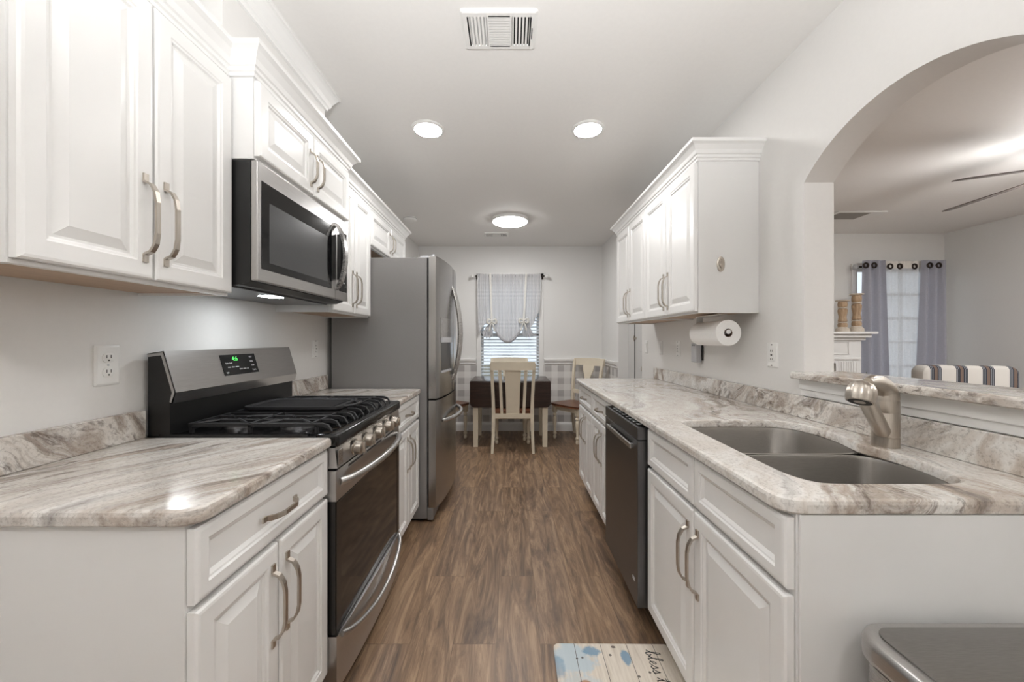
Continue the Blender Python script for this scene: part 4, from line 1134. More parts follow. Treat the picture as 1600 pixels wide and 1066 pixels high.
oc = [(0.0665 * math.cos(2 * PI * k / n), 0.0665 * math.sin(2 * PI * k / n)) for k in range(n)]; ic = [(0.0215 * math.cos(2 * PI * k / n), 0.0215 * math.sin(2 * PI * k / n)) for k in range(n)]
ring = lambda c, y: [(px + a, y, pz + b) for a, b in c]
sc = lambda c, f: [(a * f, b * f) for a, b in c]
rings_mesh(bm, [ring(ic, ya + 0.004), ring(sc(ic, 1.05), ya + 0.001), ring(sc(oc, 0.96), ya), ring(oc, ya + 0.003), ring(oc, yb - 0.003), ring(sc(oc, 0.96), yb), ring(ic, yb)]); t.free()
obj('paper', bm, 'paper', root, True)
bm = new(); rings_mesh(bm, [ring(ic, ya + 0.003), ring(ic, yb), ring(sc(ic, 0.92), yb), ring(sc(ic, 0.92), ya + 0.003), ring(ic, ya + 0.003)]); obj('core', bm, 'card', root, True)
settle(root, (px, (ya + yb) / 2, pz - 0.066))

# ------------------------------------------------------------------ ceiling fittings
def can_light(label, x, y, mat='lamp'):
    root = thing('recessed_light', label, 'ceiling light', 'recessed ceiling lights')
    bm = new(); lathe(bm, [(0.098, ZC), (0.098, ZC - 0.004), (0.090, ZC - 0.010), (0.082, ZC - 0.011), (0.080, ZC - 0.008), (0.080, ZC)], (x, y, 0), 'z', 40); obj('trim_ring', bm, 'plastic', root, True)
    bm = new(); lathe(bm, [(0.0795, ZC - 0.002), (0.0795, ZC - 0.010), (0.06, ZC - 0.0125), (0.0, ZC - 0.0135)], (x, y, 0), 'z', 40); obj('diffuser', bm, mat, root, True)
    settle(root, (x, y, ZC)); return root
yl = 1.277 * 600 / 329.5
can_light('round recessed ceiling light on the range side', -128 * yl / 600, yl)
can_light('round recessed ceiling light on the sink side', 121.5 * yl / 600, yl)
can_light('added unseen recessed light behind the viewer, range side', -0.50, -0.55)  # pair added behind the camera to brighten cabinet ends and arch jamb
can_light('added unseen recessed light behind the viewer, sink side', 0.50, -0.55)
can_light('added unseen recessed light in the living room behind the arch wall', 2.6, 0.3, 'lamp_added')  # this and the next two are added out of view to brighten the living room
can_light('added unseen recessed light deep in the living room', 4.4, 0.9, 'lamp_added')
can_light('added unseen recessed light beside the living room wall, before the fan', 4.7, 2.0, 'lamp_added')
yl = 1.265 * 600 / 187
root = thing('flush_ceiling_light', 'flat round flush ceiling light over the dining end', 'ceiling light')
bm = new(); lathe(bm, [(0.192, ZC), (0.192, ZC - 0.028), (0.188, ZC - 0.032), (0.180, ZC - 0.032), (0.180, ZC)], (0, yl, 0), 'z', 48); obj('base', bm, 'plastic', root, True)
bm = new(); lathe(bm, [(0.1795, ZC - 0.010), (0.1795, ZC - 0.034), (0.172, ZC - 0.041), (0.10, ZC - 0.045), (0.0, ZC - 0.046)], (0, yl, 0), 'z', 48); obj('diffuser', bm, 'flush', root, True)
settle(root, (0, yl, ZC))

def vent(label, cx, cy, w, d, slim=False):
    root = thing('ceiling_vent', label, 'vent')
    hx, hy = w / 2, d / 2
    bm = new(); o_ = rrect(cx - hx, cx + hx, cy - hy, cy + hy, 0.012, 2); i_ = rrect(cx - hx * 0.80, cx + hx * 0.80, cy - hy * 0.72, cy + hy * 0.72, 0.002, 2)
    v = rings_mesh(bm, [[(x, y, ZC) for x, y in o_], [(x, y, ZC - 0.004) for x, y in o_], [(x, y, ZC - 0.010) for x, y in inset(o_, 0.010)], [(x, y, ZC - 0.010) for x, y in i_], [(x, y, ZC - 0.002) for x, y in i_]])
    for xa, xb in ((cx - hx * 0.34, cx - hx * 0.28), (cx + hx * 0.28, cx + hx * 0.34)): box(bm, xa, xb, cy - hy * 0.72, cy + hy * 0.72, ZC - 0.010, ZC - 0.002)
    obj('frame', bm, 'plastic', root)
    bm = new(); box(bm, cx - hx * 0.80, cx + hx * 0.80, cy - hy * 0.72, cy + hy * 0.72, ZC - 0.0015, ZC - 0.0005); obj('duct', bm, 'shadow_gap', root)
    bm = new(); n = 5
    for sg, a, b in ((1, cx - hx * 0.80, cx - hx * 0.34), (-1, cx + hx * 0.34, cx + hx * 0.80)):
        for k in range(n + 1):
            x = a + (b - a) * k / n; q = 0.004
            prism(bm, [(x - q - 0.002 * sg, ZC - 0.010), (x + q - 0.002 * sg, ZC - 0.010), (x + q + 0.003 * sg, ZC - 0.002), (x + 0.001 + 0.003 * sg, ZC - 0.002)], cy - hy * 0.72, cy + hy * 0.72, 'y')
    m = 11
    for k in range(m + 1):
        y = cy - hy * 0.72 + 2 * hy * 0.72 * k / m; q = d * 0.72 / m * 0.40
        prism(bm, [(y - q, ZC - 0.010), (y + q, ZC - 0.010), (y + q + 0.003, ZC - 0.003), (y - q + 0.003, ZC - 0.003)], cx - hx * 0.28, cx + hx * 0.28, 'x')
    obj('louvre', bm, 'plastic', root)
    bm = new(); box(bm, cx + hx * 0.86, cx + hx * 0.88, cy - 0.02, cy + 0.03, ZC - 0.016, ZC - 0.009); obj('lever', bm, 'slot', root)
    settle(root, (cx, cy, ZC))
vent('white three way ceiling vent nearest to the viewer', -0.043, 1.277 * 600 / 484.5, 0.305, 0.205)
vent('small white ceiling vent beyond the flush ceiling light', -0.165, 1.277 * 600 / 164.5, 0.29, 0.17)
root = thing('smoke_detector', 'round white smoke detector on the ceiling above the refrigerator cabinet', 'smoke detector')
bm = new(); lathe(bm, [(0.068, ZC), (0.068, ZC - 0.014), (0.060, ZC - 0.030), (0.045, ZC - 0.036), (0.0, ZC - 0.036)], (-1.045, 4.02, 0), 'z', 32); obj('case', bm, 'plastic', root, True)
bm = new(); lathe(bm, [(0.0685, ZC - 0.010), (0.0685, ZC - 0.013), (0.066, ZC - 0.013)], (-1.045, 4.02, 0), 'z', 32); obj('slot', bm, 'slot', root, True)
settle(root, (-1.045, 4.02, ZC))
# ------------------------------------------------------------------ dining corner
def build_table():
    root = thing('dining_table', 'dark drop leaf dining table on cream legs by the window', 'table')
    x0, x1, y0, y1, zt = -0.465, 0.47, 4.44, 5.06, 0.765
    bm = new(); box(bm, x0, x1, y0 + 0.006, y1, zt - 0.025, zt, 0.006, 3); obj('tabletop', bm, 'table', root, True)
    bm = new(); o_ = rrect(x0, x1, 0.462, zt - 0.006, [0.06, 0.06, 0.006, 0.006], 6)
    t = new(); v = rings_mesh(t, [[(a, y0 + d, b) for a, b in inset(o_, i)] for i, d in ((0.004, -0.020), (0.0, -0.016), (0.0, 0.0), (0.004, 0.004))], True, True); merge(bm, t); obj('drop_leaf', bm, 'table', root, True)
    bm = new(); o2 = rrect(x0, x1, 0.462, zt - 0.006, [0.06, 0.06, 0.006, 0.006], 6)
    rings_mesh(bm, [[(a, y1 + d, b) for a, b in inset(o2, i)] for i, d in ((0.004, 0.002), (0.0, 0.006), (0.0, 0.020), (0.004, 0.022))], True, True); obj('drop_leaf', bm, 'table', root, True)
    bm = new(); box(bm, x0 + 0.045, x1 - 0.045, y0 + 0.03, y0 + 0.05, 0.64, zt - 0.025); box(bm, x0 + 0.045, x1 - 0.045, y1 - 0.05, y1 - 0.03, 0.64, zt - 0.025)
    box(bm, x0 + 0.045, x0 + 0.065, y0 + 0.03, y1 - 0.03, 0.64, zt - 0.025); box(bm, x1 - 0.065, x1 - 0.045, y0 + 0.03, y1 - 0.03, 0.64, zt - 0.025); obj('apron', bm, 'cream', root)
    for lx, ly in ((x0 + 0.065, y0 + 0.04), (x1 - 0.065, y0 + 0.04), (x0 + 0.065, y1 - 0.045), (x1 - 0.065, y1 - 0.045)):
        bm = new(); q = 0.032
        rings_mesh(bm, [[(lx - a, ly - a, z), (lx + a, ly - a, z), (lx + a, ly + a, z), (lx - a, ly + a, z)] for a, z in ((0.026, 0.0), (0.032, 0.5), (0.034, zt - 0.026))], True, True); obj('leg', bm, 'cream', root)
    settle(root, (0, 4.75, 0))
build_table()

def build_chair(label, splat):
    """faces +y; origin on the floor below the seat's middle"""
    root = thing('dining_chair', label, 'chair', 'cream dining chairs')
    zs = 0.452
    # seat, saddle edge
    bm = new(); o_ = [(-0.222, 0.18), (-0.232, 0.08), (-0.215, -0.20), (0.215, -0.20), (0.232, 0.08), (0.222, 0.18), (0.12, 0.205), (-0.12, 0.205)][::-1]
    rings_mesh(bm, [[(x, y, z) for x, y in inset(o_, i)] for i, z in ((0.012, zs - 0.026), (0.0, zs - 0.018), (0.0, zs - 0.008), (0.010, zs))], True, True); obj('seat', bm, 'seatwood', root, True)
    bm = new()
    box(bm, -0.19, 0.19, 0.140, 0.160, zs - 0.085, zs - 0.026); box(bm, -0.19, 0.19, -0.20, -0.18, zs - 0.085, zs - 0.026)
    for s in (-1, 1): box(bm, s * 0.200, s * 0.18, -0.19, 0.15, zs - 0.085, zs - 0.026)
    obj('apron', bm, 'cream', root)
    for s in (-1, 1):      # turned front legs
        bm = new(); box(bm, s * 0.19 - 0.024, s * 0.19 + 0.024, 0.125, 0.173, 0.335, zs - 0.026, 0.003)
        lathe(bm, [(0.014, 0.0), (0.020, 0.012), (0.020, 0.035), (0.013, 0.045), (0.022, 0.058), (0.024, 0.075), (0.014, 0.09), (0.015, 0.11), (0.022, 0.20), (0.025, 0.25), (0.021, 0.275), (0.014, 0.285), (0.024, 0.297), (0.024, 0.310), (0.015, 0.322), (0.022, 0.335)], (s * 0.19, 0.149, 0), 'z', 18)
        obj('leg', bm, 'cream', root, True)
    for s in (-1, 1):      # rear leg and post in one sweep
        bm = new(); rings = []
        for z, y, x, a, b in ((0.0, -0.255, 0.225, 0.014, 0.016), (0.2, -0.222, 0.216, 0.017, 0.018), (0.42, -0.205, 0.212, 0.019, 0.020), (0.60, -0.212, 0.217, 0.017, 0.017), (0.85, -0.245, 0.228, 0.0165, 0.014), (0.985, -0.272, 0.234, 0.016, 0.012)):
            rings.append([(s * x - a, y - b, z), (s * x + a, y - b, z), (s * x + a, y + b, z), (s * x - a, y + b, z)])
        rings_mesh(bm, rings, True, True); obj('leg', bm, 'cream', root)
    bm = new(); n = 10; rings = []
    for k in range(n + 1):
        x = -0.245 + 0.49 * k / n; c = 0.016 * (1 - (x / 0.245) ** 2); e = 0.006 * (1 - (x / 0.245) ** 2)
        rings.append([(x, -0.292 - c, 0.912), (x, -0.262 - c, 0.912), (x, -0.270 - c, 1.002 + e), (x, -0.296 - c, 1.002 + e)])
    rings_mesh(bm, rings, True, True); obj('top_rail', bm, 'cream', root)
    bm = new(); box(bm, -0.205, 0.205, -0.222, -0.196, 0.375, 0.428, 0.003)
    if splat != 'slats': box(bm, -0.205, 0.205, -0.226, -0.202, 0.545, 0.595, 0.003)
    obj('lower_rail', bm, 'cream', root)
    def slat(prof, nm):
        bm = new(); rings = []
        for z, xc, w in prof:
            y = -0.208 - 0.072 * max(0, (z - 0.42) / 0.5) ** 1.3; rings.append([(xc - w, y - 0.006, z), (xc + w, y - 0.006, z), (xc + w, y + 0.006, z), (xc - w, y + 0.006, z)])
        rings_mesh(bm, rings, True, True); obj(nm, bm, 'cream', root)
    if splat == 'slats':
        slat([(0.425, 0, 0.072), (0.6, 0, 0.076), (0.8, 0, 0.084), (0.915, 0, 0.088)], 'splat')
        for s in (-1, 1): slat([(0.425, s * 0.122, 0.016), (0.6, s * 0.128, 0.016), (0.8, s * 0.136, 0.016), (0.915, s * 0.141, 0.016)], 'slat')
    else:
        slat([(0.59, 0, 0.075), (0.63, 0, 0.072), (0.68, 0, 0.050), (0.73, 0, 0.042), (0.78, 0, 0.052), (0.84, 0, 0.080), (0.88, 0, 0.090), (0.915, 0, 0.090)], 'splat')
    return root
ch = build_chair('cream slat back chair turned away from the viewer, nearest to the table', 'slats'); ch.location = (0.030, 4.455, 0)
c2 = dup(ch); c2.location = (-0.01, 4.892, 0); c2.rotation_euler = (0, 0, PI); c2['label'] = 'cream chair between the table and the window, only its top showing'
c3 = build_chair('cream vase back chair with turned legs in the corner past the long counter', 'vase'); c3.location = (0.80, 4.80, 0); c3.rotation_euler = (0, 0, math.radians(128))
c4 = dup(c3); c4.location = (-0.80, 4.80, 0); c4.rotation_euler = (0, 0, math.radians(-128)); c4['label'] = 'cream chair half hidden behind the refrigerator, brown seat edge showing'

# blind, rod and tied-up curtain
root = thing('window_blind', 'white slatted blind behind the tied up curtain', 'blind')
bm = new(); z = 0.60
while z < 2.04:
    prism(bm, [(YF + 0.012, z - 0.006), (YF + 0.044, z + 0.008), (YF + 0.044, z + 0.011), (YF + 0.012, z - 0.003)], -0.393, 0.393, 'x'); z += 0.043
obj('slat', bm, 'blind', root)
bm = new(); box(bm, -0.388, 0.388, YF + 0.008, YF + 0.048, 2.045, 2.088, 0.003); box(bm, -0.385, 0.385, YF + 0.012, YF + 0.044, 0.563, 0.588, 0.003); obj('rail', bm, 'blind', root)
bm = new()
for x in (-0.27, 0.0, 0.27): tube(bm, [(x, YF + 0.028, 0.58), (x, YF + 0.028, 2.05)], 0.0016, 6)
obj('cord', bm, 'blind', root)
settle(root, (0, YF + 0.03, 0.563))
YC = YF - 0.075; kx = YC / 600.0
def PX(px, py): return ((px - 797) * kx, H + (531 - py) * kx)
zr = PX(0, 431.5)[1]
root = thing('curtain_rod', 'thin dark curtain rod with clear finials over the dining window', 'curtain rod')
bm = new(); tube(bm, [(PX(742, 0)[0], YC, zr), (PX(851, 0)[0], YC, zr)], 0.008, 12); obj('rod', bm, 'iron', root, True)
for px_, s in ((742, -1), (851, 1)):
    bm = new(); lathe(bm, [(0.010, 0), (0.010, 0.008), (0.006, 0.012), (0.02, 0.025), (0.026, 0.04), (0.02, 0.056), (0.0, 0.062)], (PX(px_, 0)[0], YC, zr), Matrix.Rotation(s * PI / 2, 4, 'Y'), 16); obj('finial', bm, 'plastic', root, True)
    bm = new(); x = PX(px_ + 3 * -s, 0)[0]; box(bm, x - 0.012, x + 0.012, YC + 0.002, YF - 0.017, zr - 0.006, zr + 0.006, 0.002); box(bm, x - 0.012, x + 0.012, YF - 0.022, YF - 0.017, zr - 0.04, zr + 0.02, 0.002); obj('bracket', bm, 'iron', root, True)
settle(root, (0, YC, zr))
def build_tie_curtain():
    root = thing('window_curtain', 'grey gingham tie up curtain on the dining window', 'curtain')
    x0, x1 = PX(746, 0)[0], PX(845, 0)[0]; zt = PX(0, 428.5)[1]
    tl, tr = PX(769, 504), PX(818, 503)
    def bottom(px):
        if px < 769: u = (px - 746) / 23; return 520 - 12 * u - 8 * math.sin(PI * u)
        if px > 818: u = (px - 818) / 27; return 505 + 8 * math.sin(PI * min(1, u * 1.1)) - 40 * max(0, u - 0.45) ** 1.2
        u = (px - 793.5) / 24.5; return 534 - 29 * abs(u) ** 2.0
    bm = new(); NX, NZ = 90, 36; g = []
    for i in range(NX + 1):
        px = 746 + 99 * i / NX; x = (px - 797) * kx; zb = PX(0, bottom(px))[1]; col = []
        for j in range(NZ + 1):
            v = j / NZ; z = zt + (zb - zt) * v
            inner = 769 < px < 818
            fold = 0.008 * math.sin(px * 0.9) * (0.5 + 0.5 * v) + 0.005 * math.sin(px * 2.1 + 1)
            belly = -0.045 * v ** 2 * (1 if inner else 0.4)
            near = min(abs(px - 769), abs(px - 818)); pinch = 0.02 * math.exp(-(near / 4) ** 2) * v ** 3
            narrow = 1 - (0.05 * v ** 2 if not inner else 0)
            col.append(bm.verts.new((x * narrow, YC - 0.013 + fold + belly + pinch, z)))
        g.append(col)
    for i in range(NX):
        for j in range(NZ): bm.faces.new((g[i][j], g[i + 1][j], g[i + 1][j + 1], g[i][j + 1]))
    obj('panel', bm, 'gingham', root, True)
    bm = new()      # rolled hems of the swag
    pts = [(PX(p, bottom(p))[0], YC - 0.055, PX(p, bottom(p))[1]) for p in [769 + 49 * k / 24 for k in range(25)]]
    tube(bm, pts, [0.008 + 0.012 * math.sin(PI * k / 24) for k in range(25)], 10)
    obj('hem_roll', bm, 'hem', root, True)
    for (cx, cz), sg in ((tl, -1), (tr, 1)):
        bm = new(); n = 14                                           # gathered tail under the tie
        top = [(cx + 0.03 * (k / n - 0.5), YC - 0.05 + 0.012 * math.sin(k * 2.1), cz + 0.01) for k in range(n + 1)]
        bot = [(cx + sg * 0.055 + 0.15 * (k / n - 0.5), YC - 0.055 + 0.02 * math.sin(k * 2.1), cz - 0.17 - 0.035 * math.sin(PI * k / n) + 0.02 * math.cos(k * 1.7)) for k in range(n + 1)]
        a = [bm.verts.new(p) for p in top]; b = [bm.verts.new(((p[0] + q[0]) / 2 + sg * 0.012, (p[1] + q[1]) / 2 - 0.008, (p[2] + q[2]) / 2)) for p, q in zip(top, bot)]; c = [bm.verts.new(p) for p in bot]
        for k in range(n): bm.faces.new((a[k], a[k + 1], b[k + 1], b[k])); bm.faces.new((b[k], b[k + 1], c[k + 1], c[k]))
        obj('tail', bm, 'gingham', root, True)
        bm = new(); xt = PX(766 if sg < 0 else 822, 0)[0]             # ribbon from the rod to the knot
        m = 12; L_ = [((xt + (cx - xt) * k / m), zt + (cz - zt) * k / m) for k in range(m + 1)]
        for w0, yy in ((0.013, YC - 0.048),):
            l = [bm.verts.new((x - w0, yy - 0.02 * (k / m), z)) for k, (x, z) in enumerate(L_)]; r = [bm.verts.new((x + w0, yy - 0.02 * (k / m), z)) for k, (x, z) in enumerate(L_)]
            for k in range(m): bm.faces.new((l[k], r[k], r[k + 1], l[k + 1]))
        obj('ribbon', bm, 'ribbon', root)
        bm = new()                                                    # bow: two loops, knot, two ends
        for s in (-1, 1):
            pts = [(cx + s * 0.06 * math.sin(q) ** 1 * 1.0, YC - 0.085, cz + 0.028 * math.sin(2 * q) + 0.01) for q in [PI * j / 10 for j in range(11)]]
            tube(bm, pts, [0.006 + 0.010 * math.sin(PI * j / 10) for j in range(11)], 8)
            tube(bm, [(cx, YC - 0.085, cz), (cx + s * 0.02, YC - 0.09, cz - 0.05), (cx + s * 0.035, YC - 0.088, cz - 0.12)], [0.006, 0.010, 0.012], 8)
        lathe(bm, [(0.0, -0.016), (0.012, -0.010), (0.015, 0.0), (0.012, 0.010), (0.0, 0.016)], (cx, YC - 0.088, cz + 0.006), 'z', 12)
        obj('bow', bm, 'ribbon', root, True)
    settle(root, (0, YC, zr))
build_tie_curtain()

# ------------------------------------------------------------------ living room beyond the arch
def drape(bm, pts_top, pts_bot, zt, zb, y, amp, waves, n=48, m=14, phase=0.0):
    g = []
    for i in range(n + 1):
        u = i / n; col = []
        for j in range(m + 1):
            v = j / m; x = (pts_top[0] + (pts_top[1] - pts_top[0]) * u) * (1 - v) + (pts_bot[0] + (pts_bot[1] - pts_bot[0]) * u) * v
            col.append(bm.verts.new((x, y + amp * math.sin(2 * PI * waves * u + phase) * (0.85 + 0.25 * v), zt + (zb - zt) * v)))
        g.append(col)
    for i in range(n):
        for j in range(m): bm.faces.new((g[i][j], g[i + 1][j], g[i + 1][j + 1], g[i][j + 1]))
YL = LY - 0.10; kl = YL / 600
LXp = lambda px: (px - 797) * kl
zt = H + (531 - 408) * kl; zrod = H + (531 - 416.5) * kl
GC = 'living room curtains'
def grommets(root, pxs, y):
    for p in pxs:
        bm = new(); t = new(); n = 20
        pts = [((p - 797) * y / 600 + 0.026 * math.cos(2 * PI * k / n), y, zrod + 0.026 * math.sin(2 * PI * k / n)) for k in range(n + 1)]
        tube(bm, pts, 0.010, 8, False); t.free(); obj('grommet', bm, 'iron', root, True)
for label, top, bot, px, ph in (('grey grommet curtain beside the mantel, left of the sheer panel', (1349, 1382), (1344, 1391), (1353, 1366), 0.6), ('grey grommet curtain gathered into the living room corner', (1442, 1475), (1430, 1476), (1453, 1467), 2.2)):
    root = thing('drape', label, 'curtain', GC)
    LD = lambda p: (p - 797) * (YL - 0.045) / 600
    bm = new(); drape(bm, [LD(p) for p in top], [LD(p) for p in bot], zt, 0.04, YL - 0.045, 0.030, 2.5, phase=ph); obj('panel', bm, 'curtain', root, True)
    grommets(root, px, YL - 0.070); settle(root, (LXp(sum(top) / 2), YL, 0.04))
root = thing('sheer_curtain', 'translucent white sheer panel between the grey curtains', 'curtain', GC)
bm = new(); drape(bm, [LXp(1383), LXp(1441)], [LXp(1386), LXp(1434)], zt - 0.085, 0.05, YL + 0.000, 0.012, 5.5); obj('panel', bm, 'sheer', root, True)
bm = new(); drape(bm, [LXp(1383), LXp(1441)], [LXp(1383), LXp(1441)], zt, zt - 0.087, YL - 0.002, 0.009, 5.5, 48, 2); obj('header', bm, 'header', root, True)
grommets(root, (1391, 1406, 1429), YL - 0.010); settle(root, (LXp(1412), YL, 0.05))
root = thing('living_curtain_rod', 'bronze curtain rod above the grey living room curtains', 'curtain rod')
bm = new(); tube(bm, [(LXp(1345), YL + 0.032, zrod), (LXp(1478), YL + 0.032, zrod)], 0.011, 12); obj('rod', bm, 'iron', root, True)
bm = new(); lathe(bm, [(0.012, 0), (0.012, 0.01), (0.03, 0.03), (0.03, 0.045), (0.0, 0.07)], (LXp(1345), YL + 0.032, zrod), Matrix.Rotation(-PI / 2, 4, 'Y'), 16); obj('finial', bm, 'grey_plastic', root, True)
bm = new(); box(bm, LXp(1347) - 0.01, LXp(1347) + 0.01, YL + 0.040, LY - 0.001, zrod - 0.012, zrod + 0.012, 0.002); obj('bracket', bm, 'iron', root)
settle(root, (LXp(1412), YL, zrod))

def build_fireplace():
    root = thing('fireplace_mantel', 'white painted fireplace surround and shelf on the living room wall', 'fireplace')
    X0, X1, yf = 2.62, 3.985, 4.36; zs = 1.300; opx = 3.70; opl = 2.91; opz = 0.98
    bm = new(); box(bm, X0, opl, yf, LY - 0.001, 0, zs); box(bm, opx, X1, yf, LY - 0.001, 0, zs); box(bm, opl, opx, yf, LY - 0.001, opz, zs); obj('surround', bm, 'trim', root)
    bm = new(); box(bm, X0 - 0.06, X1 + 0.075, yf - 0.13, LY - 0.001, zs + 0.008, zs + 0.036, 0.004); box(bm, X0 - 0.035, X1 + 0.045, yf - 0.085, LY - 0.001, zs - 0.03, zs + 0.008, 0.006); box(bm, X0 - 0.015, X1 + 0.02, yf - 0.04, LY - 0.001, zs - 0.06, zs - 0.03, 0.006); obj('shelf', bm, 'trim', root)
    bm = new(); 
    for a, b, c, d in ((X0 + 0.10, X1 - 0.14, 1.075, 1.085), (X0 + 0.10, X1 - 0.14, 1.215, 1.225), (X0 + 0.10, X0 + 0.11, 1.075, 1.225), (X1 - 0.15, X1 - 0.14, 1.075, 1.225)): box(bm, a, b, yf - 0.010, yf, c, d, 0.002)
    box(bm, X0 + 0.06, X1 - 0.02, yf - 0.022, yf, 1.02, 1.045, 0.004)
    for a in range(8): box(bm, opx + 0.03 + a * 0.028, opx + 0.045 + a * 0.028, yf - 0.006, yf, 0.1, 1.0, 0.002)
    obj('moulding', bm, 'trim', root)
    bm = new(); box(bm, opl, opx, LY - 0.03, LY - 0.002, 0, opz); obj('firebox', bm, 'firebox', root)
    settle(root, ((X0 + X1) / 2, 4.45, 0))
    def stick(label, x, y, h, w):
        r = thing('candle_holder', label, 'candle holder', 'carved candle holders on the mantel'); z0 = zs + 0.0362
        bm = new(); lathe(bm, [(w, 0), (w, 0.03 * h / 0.4), (w * 0.82, 0.045 * h / 0.4), (w * 0.62, 0.06 * h / 0.4)], (x, y, z0), 'z', 24); lathe(bm, [(w * 0.7, h * 0.955), (w * 0.98, h * 0.965), (w, h * 0.99), (w * 0.9, h), (0, h)], (x, y, z0), 'z', 24); obj('base', bm, 'candlewhite', r, True)
        bm = new(); lathe(bm, [(w * 0.60, h * 0.14), (w * 0.66, h * 0.16), (w * 0.70, h * 0.22), (w * 0.60, h * 0.27), (w * 0.50, h * 0.28), (w * 0.50, h * 0.31), (w * 0.66, h * 0.33), (w * 0.56, h * 0.42), (w * 0.54, h * 0.48), (w * 0.66, h * 0.60), (w * 0.70, h * 0.68), (w * 0.60, h * 0.72), (w * 0.50, h * 0.73), (w * 0.50, h * 0.77), (w * 0.66, h * 0.80), (w * 0.70, h * 0.87), (w * 0.62, h * 0.94), (w * 0.7, h * 0.956)], (x, y, z0), 'z', 24); obj('shaft', bm, 'candle', r, True)
        bm = new()
        for q in (0.285, 0.745): lathe(bm, [(w * 0.52, h * (q - 0.012)), (w * 0.70, h * (q - 0.006)), (w * 0.70, h * (q + 0.02)), (w * 0.52, h * (q + 0.028))], (x, y, z0), 'z', 24)
        obj('collar', bm, 'candlewhite', r, True)
        settle(r, (x, y, z0))
    stick('shorter carved wooden candle holder, nearest the arch jamb', 3.805, 4.395, 0.362, 0.066)
    stick('taller carved wooden candle holder at the end of the mantel', 3.966, 4.395, 0.437, 0.066)
build_fireplace()

def build_settee():
    root = thing('striped_settee', 'cream settee with dark stripes seen over the granite ledge', 'settee')
    w = 0.355
    bm = new(); o_ = rrect(-w, w, 0.30, 1.018, [0.02, 0.02, 0.07, 0.07], 6)
    rings_mesh(bm, [[(x, y, z) for x, z in inset(o_, i)] for i, y in ((0.03, -0.075), (0.008, -0.062), (0.0, -0.04), (0.0, 0.05), (0.012, 0.07), (0.04, 0.078))], True, True); obj('backrest', bm, 'stripe', root, True)
    bm = new(); box(bm, -w + 0.02, w - 0.02, 0.08, 0.52, 0.28, 0.46, 0.04, 4); obj('seat', bm, 'stripe', root, True)
    bm = new(); box(bm, -w, w, -0.06, 0.50, 0.20, 0.2795, 0.01); obj('frame', bm, 'stripe', root)
    for x in (-w + 0.05, w - 0.05):
        for y in (-0.02, 0.46): 
            bm = new(); tube(bm, [(x, y, 0.0), (x, y, 0.20)], [0.016, 0.026], 10); obj('leg', bm, 'table', root, True)
    root.location = (4.020, 3.405, 0); root.rotation_euler = (0, 0, math.radians(-10.9))
build_settee()

def build_plant():
    root = thing('potted_plant', 'green spiky plant tip showing over the ledge by the mantel', 'plant')
    bm = new(); lathe(bm, [(0.07, 0), (0.09, 0.20), (0.10, 0.22), (0.085, 0.22), (0.08, 0.19), (0, 0.19)], (0, 0, 0), 'z', 24); obj('pot', bm, 'pot', root, True)
    for k in range(5):
        a = 2 * PI * k / 5 + 0.3; l = 0.70 if k == 0 else 0.5 - 0.05 * k; d = Vector((math.cos(a), math.sin(a), 0)); lean = 0.02 if k == 0 else 0.10
        bm = new(); rings = []
        for j in range(9):
            u = j / 8; p = d * (0.015 + lean * u * u) + Vector((0, 0, 0.19 + l * u)); wd = 0.03 * (1 - u ** 3) * (0.6 + 0.8 * u * (1 - u)) + 0.001; s = Vector((-d.y, d.x, 0))
            rings.append([tuple(p - s * wd), tuple(p + d * 0.004), tuple(p + s * wd), tuple(p - d * 0.004)])
        rings_mesh(bm, rings, True, True); obj('leaf', bm, 'leaf', root, True)
    root.location = (3.885, 4.215, 0)
build_plant()

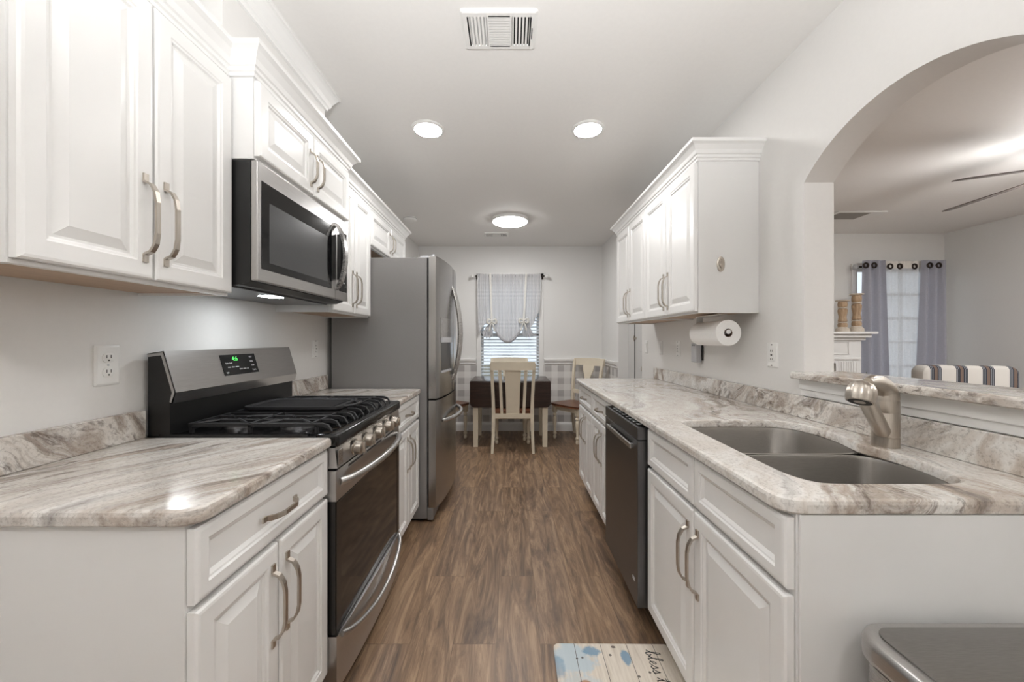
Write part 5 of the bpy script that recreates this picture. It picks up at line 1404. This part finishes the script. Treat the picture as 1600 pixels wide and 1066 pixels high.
def build_fan():
    hub = Vector((3.53, 2.32, 2.29))
    root = thing('ceiling_fan', 'ceiling fan with grey brown blades in the living room', 'fan')
    bm = new(); lathe(bm, [(0.07, ZC), (0.065, ZC - 0.04), (0.02, ZC - 0.05), (0.015, ZC - 0.06), (0.015, hub.z + 0.09), (0.08, hub.z + 0.08), (0.11, hub.z + 0.05), (0.11, hub.z + 0.0), (0.07, hub.z - 0.03), (0.0, hub.z - 0.03)], (hub.x, hub.y, 0), 'z', 32); obj('motor', bm, 'nickel', root, True)
    bm = new(); lathe(bm, [(0.07, hub.z - 0.031), (0.10, hub.z - 0.05), (0.105, hub.z - 0.08), (0.07, hub.z - 0.115), (0.0, hub.z - 0.125)], (hub.x, hub.y, 0), 'z', 32); obj('light_globe', bm, 'fanlamp', root, True)
    T1 = Vector((2.84, 2.43)); a0 = math.atan2(T1.y - hub.y, T1.x - hub.x)
    for k in range(5):
        a = a0 - math.radians(72) * k; d = Vector((math.cos(a), math.sin(a), 0)); s = Vector((-d.y, d.x, 0)); bm = new(); rings = []
        for r, w in ((0.10, 0.02), (0.17, 0.03), (0.20, 0.050), (0.45, 0.062), (0.64, 0.066), (0.69, 0.060), (0.705, 0.03)):
            p = hub + d * r + Vector((0, 0, 0.03 - 0.09 * r)); t = 0.003; pit = -0.20
            up = Vector((0, 0, 1)); e = s * w * math.cos(pit) + up * w * math.sin(pit)
            rings.append([tuple(p - e - up * t), tuple(p + e - up * t), tuple(p + e + up * t), tuple(p - e + up * t)])
        rings_mesh(bm, rings, True, True); obj('blade', bm, 'blade', root)
    settle(root, tuple(hub))
build_fan()
root = thing('return_vent', 'flat grey ceiling register in the living room beside the arch', 'vent')
bm = new(); box(bm, 3.25, 3.74, 3.80, 4.06, ZC - 0.012, ZC - 0.0005, 0.003); obj('frame', bm, 'plastic', root)
bm = new(); box(bm, 3.29, 3.60, 3.83, 4.03, ZC - 0.0135, ZC - 0.0118); obj('grille', bm, 'pot', root)
settle(root, (3.49, 3.93, ZC))
